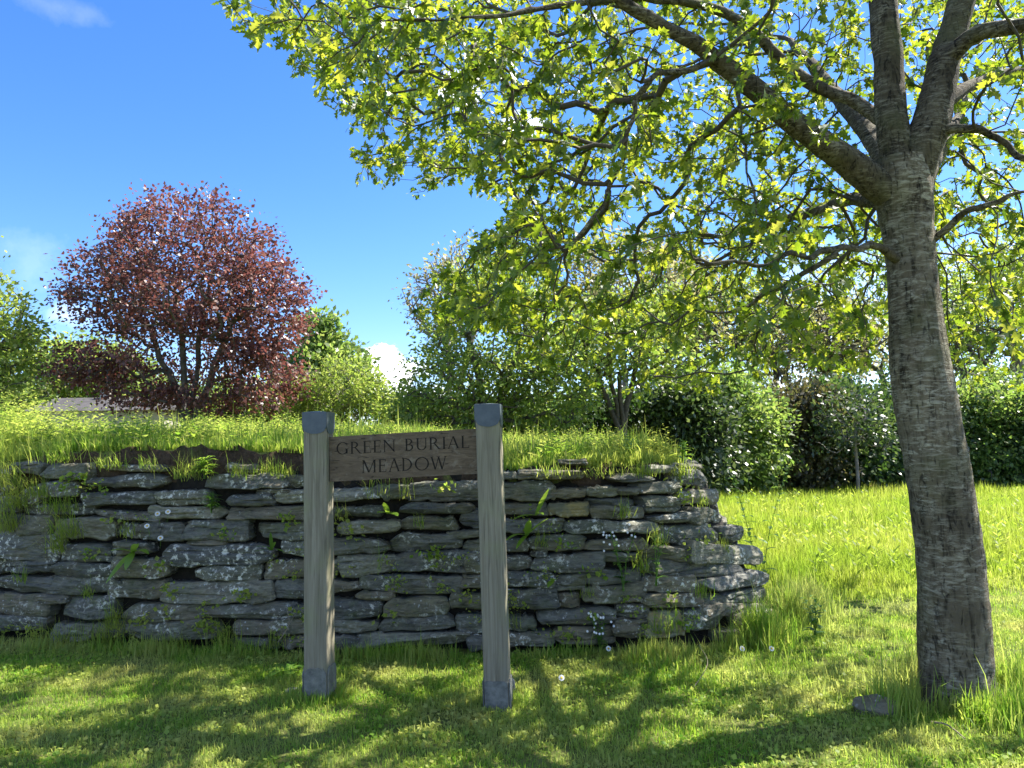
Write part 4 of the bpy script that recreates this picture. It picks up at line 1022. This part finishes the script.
# thin the part right in front of the trunk and limbs so that they stay in view
guard = (pr[:, 0] > 850) & (pr[:, 0] < 985) & (cand[:, 1] < 4.9)
vis &= ~guard
deep = (cand[:, 1] > 5.8) & (cand[:, 2] > 3.2) & (rng.uniform(0, 1, len(cand)) < 0.30)
vis &= ~deep
lowdeep = (pr[:, 1] > 330) & (rng.uniform(0, 1, len(cand)) < 0.35)
vis &= ~lowdeep
outm = ~infr & (e < 1.0) & (cand[:, 2] > 3.0) & (lum > -0.13) & (cand[:, 1] > 2.4) & ((pr[:, 0] > 420) | (pr[:, 1] < -260))
va = cand[vis]; va = np.concatenate([va[:2450], va[2450:5000][project(va[2450:5000])[:, 0] < 560][:330]])
oa = cand[outm]; oa = oa[:1000]
attr = np.concatenate([va, oa])
# single pass from an imaginary start at the fork so that near attractors are joined first
P, PA, tips = grow(nodes, par, plen, attr, 0.30, 0.16, 0.022, 0.10)
rad = np.minimum(pipe_radii(PA, tips, 0.0027, 0.42), 0.024)
mb = MB(); skel_mesh(mb, P, PA, rad, 5, skip=len(nodes)); mb.build('branchwork', MAT['twig'], oak)
# lobed leaves in tufts at the twig ends
LT = np.array([0.0, 0.10, 0.27, 0.36, 0.50, 0.60, 0.74, 0.82, 1.0]); LWd = np.array([0.012, 0.03, 0.24, 0.10, 0.36, 0.13, 0.27, 0.09, 0.0])
def oak_leaves(mb, base, ax, nn, size):
    n = len(base); sd = nrm(np.cross(ax, nn)); nn = np.cross(sd, ax)
    k = len(LT)
    fold = rng.uniform(0.1, 0.5, n); bend = rng.uniform(-0.1, 0.6, n)
    mid = base[:, None] + ax[:, None] * (LT[None] * size[:, None])[..., None] - nn[:, None] * (bend[:, None] * LT[None] ** 2 * size[:, None])[..., None]
    Lf = mid + sd[:, None] * (LWd[None] * size[:, None])[..., None] + nn[:, None] * (fold[:, None] * LWd[None] * size[:, None])[..., None]
    Rt = mid - sd[:, None] * (LWd[None] * size[:, None])[..., None] + nn[:, None] * (fold[:, None] * LWd[None] * size[:, None])[..., None]
    V = np.concatenate([mid[:, [0, 3, 5, 8]], Lf[:, 1:8], Rt[:, 1:8]], 1)       # 0..3 midrib, 4..10 left, 11..17 right
    o = np.arange(n)[:, None] * 18
    for pat in ([0, 4, 5, 6, 1], [1, 6, 7, 8, 2], [2, 8, 9, 10, 3], [0, 1, 13, 12, 11], [1, 2, 15, 14, 13], [2, 3, 17, 16, 15]):
        mb.li.append(((o + np.array([pat])) + mb.n).astype(np.int32).ravel()); mb.lt.append(np.full(n, len(pat), np.int32))
    mb.v.append(V.reshape(-1, 3)); mb.n += 18 * n
per = 12
tp0 = P[tips]; td = nrm(P[tips] - P[PA[tips]])
Bc = np.repeat(tp0, per, 0); Td = np.repeat(td, per, 0)
n = len(Bc)
back_ = rng.uniform(0, 1, n) ** 2.0 * 0.13
Bc = Bc - Td * back_[:, None] + rng.normal(0, 0.022, (n, 3))
ax = nrm(Td * 0.7 + rng.normal(0, 0.75, (n, 3)) - np.array([0, 0, 0.45]))
nn = nrm(rng.normal(0, 0.7, (n, 3)) + np.array([0, 0, 1.0]))
sz = rng.uniform(0.038, 0.106, n)
mb = MB(); oak_leaves(mb, Bc, ax, nn, sz); mb.build('crown', MAT['oakleaf'], oak, smooth=False)

# ------------------------------------------------------------------ plants on and by the wall
def strap(mb, base, d, ln, wd, arch=0.6, n=8, wav=0.0):
    d = nrm(d); side = nrm(np.cross(d, [0, 0, 1.0]))
    t = np.linspace(0, 1, n)
    c = base + d * (t * ln)[:, None] + np.array([0, 0, 1.0]) * (-arch * ln * t ** 2)[:, None]
    w = wd * np.sin(np.pi * (0.12 + 0.86 * t)) ** 0.7
    V = np.concatenate([c + side * w[:, None] + np.array([0, 0, 0.2]) * w[:, None], c, c - side * w[:, None] + np.array([0, 0, 0.2]) * w[:, None]])
    mb.add(V, [[i, i + 1, n + i + 1, n + i] for i in range(n - 1)] + [[n + i, n + i + 1, 2 * n + i + 1, 2 * n + i] for i in range(n - 1)])
def wall_pt(px, py, off=0.03): return wall_hit(px, py) + np.array([0.2, -1, 0]) * off
def strap_plant(name, px, py, leaves, label, cat, mat='fern', P0=None):
    b = wall_pt(px, py) if P0 is None else P0
    mb = MB()
    for (dx, dy, dz, ln, wd, ar) in leaves: strap(mb, b, np.array([dx, dy, dz]), ln * 1.2, wd * 1.35, ar)
    return tag(mb.build(name, MAT[mat]), label, cat)
strap_plant('hart_tongue_fern', 535, 515, [(0.5, -0.5, 1.2, 0.22, 0.02, 0.1), (-0.9, -0.5, 0.2, 0.17, 0.016, 0.3), (0.3, -0.8, 0.5, 0.14, 0.016, 0.4)], 'upper tongue fern with one tall bright leaf, right of the right post', 'fern')
strap_plant('hart_tongue_fern', 526, 535, [(0.9, -0.5, 0.9, 0.20, 0.022, 0.1), (0.1, -0.6, 0.8, 0.15, 0.02, 0.1), (-0.9, -0.6, 0.4, 0.18, 0.017, 0.5), (-0.5, -0.8, -0.2, 0.13, 0.015, 0.3)], 'lower tongue fern with two broad slanting leaves, right of the right post', 'fern')
strap_plant('dock_plant', 388, 513, [(-0.6, -0.7, 0.3, 0.09, 0.028, 0.2), (0.7, -0.7, 0.1, 0.10, 0.03, 0.2), (0.1, -1, 0.4, 0.07, 0.022, 0.3), (-0.2, -0.6, 0.9, 0.10, 0.018, 0.1)], 'small dock with round leaves growing in the wall under the board', 'plant')
strap_plant('dock_plant', 552, 580, [(0.2, -0.8, 0.6, 0.07, 0.024, 0.3), (-0.5, -0.7, -0.2, 0.06, 0.018, 0.3)], 'single round bright leaf on the wall below the tongue ferns', 'plant')
strap_plant('sow_thistle', 134, 552, [(0.9, -0.6, 0.5, 0.20, 0.025, 0.4), (-0.5, -0.8, -0.6, 0.20, 0.025, 0.3), (0.6, -0.8, 0.9, 0.19, 0.02, 0.3), (-0.9, -0.5, 0.6, 0.16, 0.022, 0.4), (0.2, -1, -0.3, 0.15, 0.022, 0.3)], 'leafy sow thistle in the wall below the white daisies', 'plant', 'fern')
strap_plant('broadleaf_weed', 272, 550, [(0.4, -0.6, 0.9, 0.13, 0.01, 0.3), (-0.7, -0.6, 0.8, 0.13, 0.01, 0.4), (0.9, -0.5, 0.4, 0.12, 0.01, 0.4), (-0.2, -0.8, 0.6, 0.12, 0.01, 0.3), (0.1, -0.5, 1.1, 0.15, 0.01, 0.1), (-1, -0.3, 0.3, 0.11, 0.01, 0.3)], 'narrow leaved weed tuft in the wall just left of the left post', 'plant', 'weed')
gp = on_z(285, 672)
strap_plant('plantain_rosette', 0, 0, [(math.cos(a), math.sin(a), 0.55, 0.17, 0.022, 0.5) for a in (0.3, 1.4, 2.4, 3.4, 4.3, 5.3)], 'plantain rosette on the lawn left of the left post', 'plant', 'weed', gp)
def stem_weed(name, base, h, nl, ll, lw, label, cat='plant', mat='weed', flowers=0, lean=(0, 0), nst=1):
    root = thing(name, base, label, cat)
    st, lf, fl = MB(), MB(), MB()
    for s in range(nst):
        ln = np.array([lean[0] + random.uniform(-.25, .25) * (nst > 1), lean[1] + random.uniform(-.15, .1) * (nst > 1), 0])
        hh = h * random.uniform(0.75, 1.05) if s else h
        t = np.linspace(0, 1, 7)
        pts = base + np.outer(t, [0, 0, hh]) + np.outer(t ** 1.6, ln * hh) + rng.normal(0, 0.004, (7, 3))
        tube_careful(st, pts, np.linspace(0.004, 0.0018, 7), 5)
        for i in range(nl):
            q = 0.12 + 0.86 * i / nl; b = base + np.array([0, 0, hh * q]) + ln * hh * q ** 1.6; a = i * 2.4 + random.uniform(0, 1)
            strap(lf, b, np.array([math.cos(a), math.sin(a), 0.7]), ll * (1.15 - 0.6 * q) * random.uniform(0.7, 1.2), lw * (1.1 - 0.5 * q), 0.5, 5)
        for i in range(flowers):
            b = pts[-1] + rng.normal(0, 0.03, 3) - np.array([0, 0, 0.03 * i * random.random()])
            k = 6; a = np.linspace(0, 2 * math.pi, k, endpoint=False)
            fl.add(np.concatenate([[b + [0, -0.004, 0]], b + 0.009 * np.stack([np.cos(a), 0.4 * np.sin(a) - 0.2, np.sin(a)], -1)]), [[0, 1 + i2, 1 + (i2 + 1) % k] for i2 in range(k)])
    st.build('stem', MAT['weed'], root); lf.build('foliage', MAT[mat], root)
    if flowers: fl.build('blossom', MAT['petal'], root, smooth=False)
    return root
def gz(px, py): return on_z(px, py)
wp = gz(745, 612)
stem_weed('tall_weed', np.array([2.28, 7.0, 0.02]), 1.30, 18, 0.15, 0.022, 'tall leafy weed standing at the right end of the wall', nst=3)
stem_weed('bushy_weed', wall_pt(688, 464, -0.1), 0.22, 10, 0.11, 0.024, 'bright broad leaved weed on the wall top near its right end', mat='fern', nst=3)
stem_weed('bushy_weed', wall_pt(640, 462, -0.2), 0.24, 9, 0.09, 0.018, 'leafy weed on the wall top between the right post and the wall end', mat='fern', nst=3)
stem_weed('broadleaf_weed', wall_pt(205, 478, 0.02), 0.17, 11, 0.13, 0.011, 'leafy green weed hanging over the wall top, left of the left post', mat='fern', nst=7)
stem_weed('broadleaf_weed', wall_pt(212, 512, 0.03), 0.16, 10, 0.12, 0.010, 'leafy weed hanging lower on the wall beneath the wall top weed', nst=5)
stem_weed('white_flowered_weed', wall_pt(622, 590), 0.42, 10, 0.08, 0.014, 'trailing weed with tiny white flowers climbing the wall', flowers=4, nst=4)
stem_weed('white_flowered_weed', gz(600, 652), 0.26, 10, 0.07, 0.012, 'low weed with white flowers at the wall foot', flowers=5, nst=5)
stem_weed('tall_weed', np.array([-1.32, 6.9, float(bank_z(-1.32, 6.9))]), 0.55, 22, 0.09, 0.012, 'upright dark weed above the board, behind the left post', nst=1)
stem_weed('nettle_clump', wall_pt(655, 585), 0.40, 10, 0.10, 0.012, 'stringy green weed hanging on the wall near its bright stones', nst=3)
stem_weed('nettle_clump', gz(815, 640), 0.36, 10, 0.10, 0.016, 'dark leafy weed clump in the long grass by the wall end', nst=5)

def daisy(px, py, where, h, label, r=0.021):
    b = where
    root = thing('daisy', b, label, 'flower', 'white daisies')
    top = b + np.array([random.uniform(-.02, .02), -0.03, h])
    st = MB(); tube_careful(st, np.array([b, (b + top) / 2 + [0.004, 0, 0], top]), [0.0016, 0.0014, 0.0012], 5); st.build('stem', MAT['weed'], root)
    pt = MB(); k = 12; n = nrm(np.array([0.15, -0.8, 0.5])); e1 = nrm(np.cross(n, [1, 0, 0])); e2 = np.cross(n, e1)
    for i in range(k):
        a = 2 * math.pi * i / k; d = e1 * math.cos(a) + e2 * math.sin(a); s = np.cross(n, d)
        pt.add([top + d * r * 0.25, top + d * r * 0.8 + s * r * 0.22, top + d * r * 1.05 - n * 0.002, top + d * r * 0.8 - s * r * 0.22], [[0, 1, 2, 3]])
    pt.build('petals', MAT['petal'], root, smooth=False)
    ce = MB(); a = np.linspace(0, 2 * math.pi, 8, endpoint=False)
    ce.add(np.concatenate([[top + n * 0.004], top + n * 0.001 + r * 0.36 * (np.outer(np.cos(a), e1) + np.outer(np.sin(a), e2))]), [[0, 1 + i, 1 + (i + 1) % 8] for i in range(8)])
    ce.build('flower_centre', MAT['yolk'], root)
for (px, py, lab) in [(153, 524, 'leftmost of the white daisies on the wall'), (163, 512, 'white daisy on the wall, left one of the close pair'), (170, 510, 'white daisy on the wall, right one of the close pair'), (163, 536, 'lowest white daisy on the wall, above the thistle')]:
    daisy(px, py, wall_pt(px - 2, py + 12), 0.085, lab)
for (px, py, lab) in [(768, 652, 'white daisy in the grass nearest the wall end'), (744, 652, 'white daisy in the grass just left of the wall end'), (563, 682, 'lone white daisy on the lawn right of the right post'), (606, 652, 'white daisy at the wall foot below the bright stones')]:
    daisy(px, py, gz(px, py + 4), 0.06, lab, 0.02)

tf = MB()
def tuft(P0, n, h, sp, down=0.0, w=0.005):
    P = P0 + rng.normal(0, 1, (n, 3)) * np.array([sp, 0.012, 0.015])
    hd = -math.pi / 2 + rng.normal(0, 0.9, n)
    blades(tf, P, h * rng.uniform(0.5, 1.3, n), w * rng.uniform(0.6, 1.2, n), 0.5 + down, hd, 0.8)
for (px, py, n, h, sp, dn) in [(5, 480, 90, 0.30, .10, .5), (18, 500, 60, .22, .06, .5), (10, 525, 60, .25, .06, .5), (40, 490, 50, .15, .06, .3), (62, 505, 50, .18, .08, .4), (70, 530, 60, .22, .05, .7), (58, 545, 40, .2, .04, .7), (115, 622, 50, .2, .05, .3), (62, 640, 70, .18, .12, .2), (105, 640, 70, .17, .10, .2), (22, 575, 20, .12, .03, .3),
    (60, 455, 70, .2, .1, .4), (110, 462, 40, .12, .08, .3), (190, 472, 50, .16, .08, .3), (240, 470, 40, .12, .06, .2), (268, 466, 40, .12, .06, .2), (285, 470, 40, .10, .05, .2), (150, 462, 30, .10, .06, .4), (380, 490, 14, .2, .05, .1), (405, 490, 12, .2, .03, .1), (376, 565, 5, .22, .02, .1), (420, 520, 14, .09, .03, .2), (340, 515, 10, .14, .03, .4),
    (555, 470, 40, .10, .08, .3), (600, 470, 40, .10, .08, .4), (640, 470, 60, .14, .08, .4), (680, 470, 50, .15, .05, .4), (622, 510, 30, .12, .03, .3), (655, 540, 30, .16, .04, .4), (640, 565, 30, .14, .04, .4), (700, 590, 30, .14, .04, .3), (725, 545, 20, .10, .03, .3), (665, 625, 30, .18, .05, .2), (540, 540, 20, .12, .03, .5), (510, 620, 30, .10, .04, .3), (585, 590, 16, .10, .04, .3), (700, 500, 20, .12, .03, .4), (180, 645, 50, .13, .08, .2), (225, 640, 60, .16, .06, .2), (275, 640, 30, .12, .05, .2), (90, 590, 20, .12, .03, .4), (130, 530, 20, .14, .04, .5)]:
    P0 = wall_pt(px, py + 6)
    P0[2] = max(P0[2], 0.0)
    tuft(P0, int(n * 1.5), h * 1.2, sp, dn)
for k in range(75):
    px = rng.uniform(5, 735); py = rng.uniform(475, 640)
    if px > 700 and py < 520: continue
    P0 = wall_pt(px, py, 0.035); m = int(rng.integers(12, 34))
    C = P0 + rng.normal(0, 1, (m, 3)) * np.array([0.05, 0.012, 0.03])
    kite_leaves(tf, C, rng.uniform(0.018, 0.04), rng.normal(0, 0.6, (m, 3)) + np.array([0, -0.7, 0.3]), 0.5, 1.5, 0.1)
tag(tf.build('wall_grass', MAT['bankgrass']), 'tufts of grass and tiny herbs sprouting from the joints of the stone wall', 'grass', kind='stuff')

# ------------------------------------------------------------------ small things on the ground
def rock(name, P0, r, label, mat='rock', cat='rock'):
    mb = MB(); n1, n2 = 16, 22
    th = np.linspace(0.02, math.pi - 0.02, n1)[:, None]; ph = np.linspace(0, 2 * math.pi, n2, endpoint=False)[None]
    D = np.stack([np.sin(th) * np.cos(ph), np.sin(th) * np.sin(ph), np.cos(th) + 0 * ph], -1)
    V = D * (1 + 0.30 * fbm(D * 1.6 + P0, 5) + 0.06 * fbm(D * 6 + P0, 8))[..., None] * np.array(r) + P0
    idx = np.arange(n1 * n2).reshape(n1, n2); nx = np.roll(idx, -1, 1)
    mb.add(V.reshape(-1, 3), np.stack([idx[:-1], idx[1:], nx[1:], nx[:-1]], -1).reshape(-1, 4))
    return tag(mb.build(name, MAT[mat]), label, cat)
rock('lawn_rock', gz(877, 712) + [0, 0, 0.02], (0.13, 0.09, 0.065), 'half buried brown rock in the grass left of the oak base')
rock('lawn_rock', gz(953, 704) + [0, -0.06, 0.02], (0.05, 0.04, 0.04), 'small grey stone at the foot of the oak trunk')
rock('slate_chip', gz(292, 692) + [0, 0, 0.008], (0.045, 0.04, 0.016), 'flat slate chip beside the left post foot', 'shoe', 'stone')
rock('slate_chip', gz(512, 690) + [0, 0, 0.02], (0.02, 0.03, 0.05), 'dark slate chip behind the right post foot', 'shoe', 'stone')
mb = MB(); tube_careful(mb, catmull([gz(932, 726) + [0, 0, .02], gz(948, 732) + [0, 0, .035], gz(968, 745) + [0, 0, .02]], 4), np.linspace(0.006, 0.003, 9), 7)
tag(mb.build('dead_stick', MAT['deadwood']), 'pale dead stick lying in the grass below the oak', 'stick')
mb = MB(); a = wall_pt(279, 640, 0.06); bq = wall_pt(290, 622, 0.08); cq = wall_pt(287, 605, 0.06)
tube_careful(mb, catmull([a, bq, cq], 4), np.linspace(0.004, 0.002, 9), 5); tube_careful(mb, np.array([bq, wall_pt(296, 612, .07)]), [0.0025, 0.0015], 5)
tag(mb.build('dry_twig', MAT['deadwood']), 'dry forked twig against the wall left of the left post', 'twig')
mb = MB(); tube_careful(mb, catmull([gz(690, 693), gz(708, 680) + [0, 0, .10], gz(700, 676) + [0, 0, .20]], 5), np.linspace(0.003, 0.0015, 11), 5)
tag(mb.build('dry_grass_stalk', MAT['deadwood']), 'pale dry stalk standing out of the lawn before the wall end', 'stalk')

# far building roof left
Y = 21.0
ro = at(98, 401, Y); hz = float(ro[2])
house = thing('farm_building', (ro[0], Y + 1.6, 0), 'low building with grey roof seen under the copper tree', 'building')
mb = MB(); L_, D_ = 1.9, 1.6
V, q = box_arrays((ro[0], Y + 1.6, (hz - 0.25) / 2), (L_, D_, (hz - 0.25) / 2)); mb.add(V, q); mb.build('wall', MAT['render'], house, smooth=False)
mb = MB(); zt = hz + 0.20; ze = hz - 0.28
V = [[ro[0] - L_ - .2, Y - .2, ze], [ro[0] + L_ + .2, Y - .2, ze], [ro[0] + L_ + .3, Y + 1.6, zt], [ro[0] - L_ - .3, Y + 1.6, zt], [ro[0] - L_ - .3, Y + 3.6, ze], [ro[0] + L_ + .3, Y + 3.6, ze]]
mb.add(V, [[0, 1, 2, 3], [3, 2, 5, 4], [0, 3, 4], [1, 5, 2]])
rf = mb.build('roof', MAT['roofslate'], house, smooth=False)
mb = MB(); V, q = box_arrays((ro[0] - 0.6, Y + 1.5, zt + 0.05), (0.12, 0.12, 0.2)); mb.add(V, q); mb.build('chimney', MAT['render'], rf, smooth=False)

# ------------------------------------------------------------------ light and sky
SUN_EL, SUN_AZ = R(51), R(63)        # azimuth from +y towards +x
sd = np.array([math.sin(SUN_AZ) * math.cos(SUN_EL), math.cos(SUN_AZ) * math.cos(SUN_EL), math.sin(SUN_EL)])
sl_ = bpy.data.lights.new('sun', 'SUN'); sl_.energy = 5.0; sl_.angle = R(0.45); sl_.color = (1.0, 0.95, 0.86)
so_ = bpy.data.objects.new('sun', sl_); so_.rotation_euler = Vector(sd).to_track_quat('Z', 'Y').to_euler(); so_.location = (20, 20, 40); COL.objects.link(so_)
world = bpy.data.worlds.new('World'); scene.world = world; world.use_nodes = True
nt = world.node_tree; nt.nodes.clear()
out = nt.nodes.new('ShaderNodeOutputWorld'); bgn = nt.nodes.new('ShaderNodeBackground'); bgn.inputs['Strength'].default_value = 0.092
sky = nt.nodes.new('ShaderNodeTexSky'); sky.sky_type = 'NISHITA'; sky.sun_disc = False; sky.sun_elevation = SUN_EL; sky.sun_rotation = SUN_AZ
sky.altitude = 300; sky.air_density = 1.0; sky.dust_density = 0.3; sky.ozone_density = 3.0
tc = nt.nodes.new('ShaderNodeTexCoord'); v = tc.outputs['Generated']
hs = nt.nodes.new('ShaderNodeHueSaturation'); hs.inputs['Saturation'].default_value = 1.25; hs.inputs['Value'].default_value = 1.0
L(nt, sky.outputs[0], hs.inputs['Color'])
colr = mix(nt, 1.0, hs.outputs['Color'], (0.82, 0.84, 1.06), 'MULTIPLY')
def cloud(px, py, rx, ry, soft, dens, thr, nsc, c=(11.0, 11.2, 11.5)):
    d = nrm(ray(px, py)); rt = nrm(np.cross(d, [0, 0, 1.0])); upn = np.cross(rt, d)
    def dot(vec):
        n = N(nt, 'ShaderNodeVectorMath', operation='DOT_PRODUCT'); L(nt, v, n.inputs[0]); n.inputs[1].default_value = tuple(vec); return n.outputs['Value']
    def math_(op, a, b):
        n = N(nt, 'ShaderNodeMath', operation=op)
        for i, s in enumerate((a, b)):
            if isinstance(s, (int, float)): n.inputs[i].default_value = s
            else: L(nt, s, n.inputs[i])
        return n.outputs[0]
    a = math_('DIVIDE', dot(rt), rx / F); b = math_('DIVIDE', dot(upn), ry / F)
    r2 = math_('ADD', math_('MULTIPLY', a, a), math_('MULTIPLY', b, b))
    fall = math_('SUBTRACT', 1.0, math_('SQRT', r2, 0.5))
    fall = math_('MULTIPLY', fall, math_('GREATER_THAN', dot(d), 0.3))
    no = noise_node(nt, v, nsc, 6, 0.62)
    val = math_('ADD', fall, math_('MULTIPLY', math_('SUBTRACT', no, 0.5), 2.6))
    m = ramp(nt, val, [(thr, (0, 0, 0)), (thr + soft, (dens, dens, dens))])
    global colr
    colr = mix(nt, m, colr, c)
cloud(382, 372, 42, 42, 0.16, 1.0, 0.18, 16.0)
cloud(415, 402, 36, 18, 0.25, 0.9, 0.20, 16.0)
cloud(36, 262, 46, 30, 0.9, 0.06, 0.30, 16.0)
cloud(35, 0, 70, 16, 0.9, 0.05, 0.30, 16.0)
cloud(456, 85, 26, 26, 0.35, 0.8, 0.22, 14.0)
cloud(530, 122, 26, 20, 0.35, 0.7, 0.25, 14.0)
cloud(800, 330, 330, 110, 0.8, 0.35, 0.25, 6.0)
cloud(66, 316, 30, 16, 0.7, 0.22, 0.25, 20.0)
L(nt, colr, bgn.inputs['Color']); L(nt, bgn.outputs[0], out.inputs[0])

scene.view_settings.view_transform = 'Standard'
scene.view_settings.look = 'None'
scene.view_settings.exposure = 1.62
scene.view_settings.gamma = 1.0
scene.render.engine = 'CYCLES'
scene.cycles.max_bounces = 6
scene.cycles.diffuse_bounces = 4
scene.cycles.transmission_bounces = 4
scene.cycles.glossy_bounces = 2
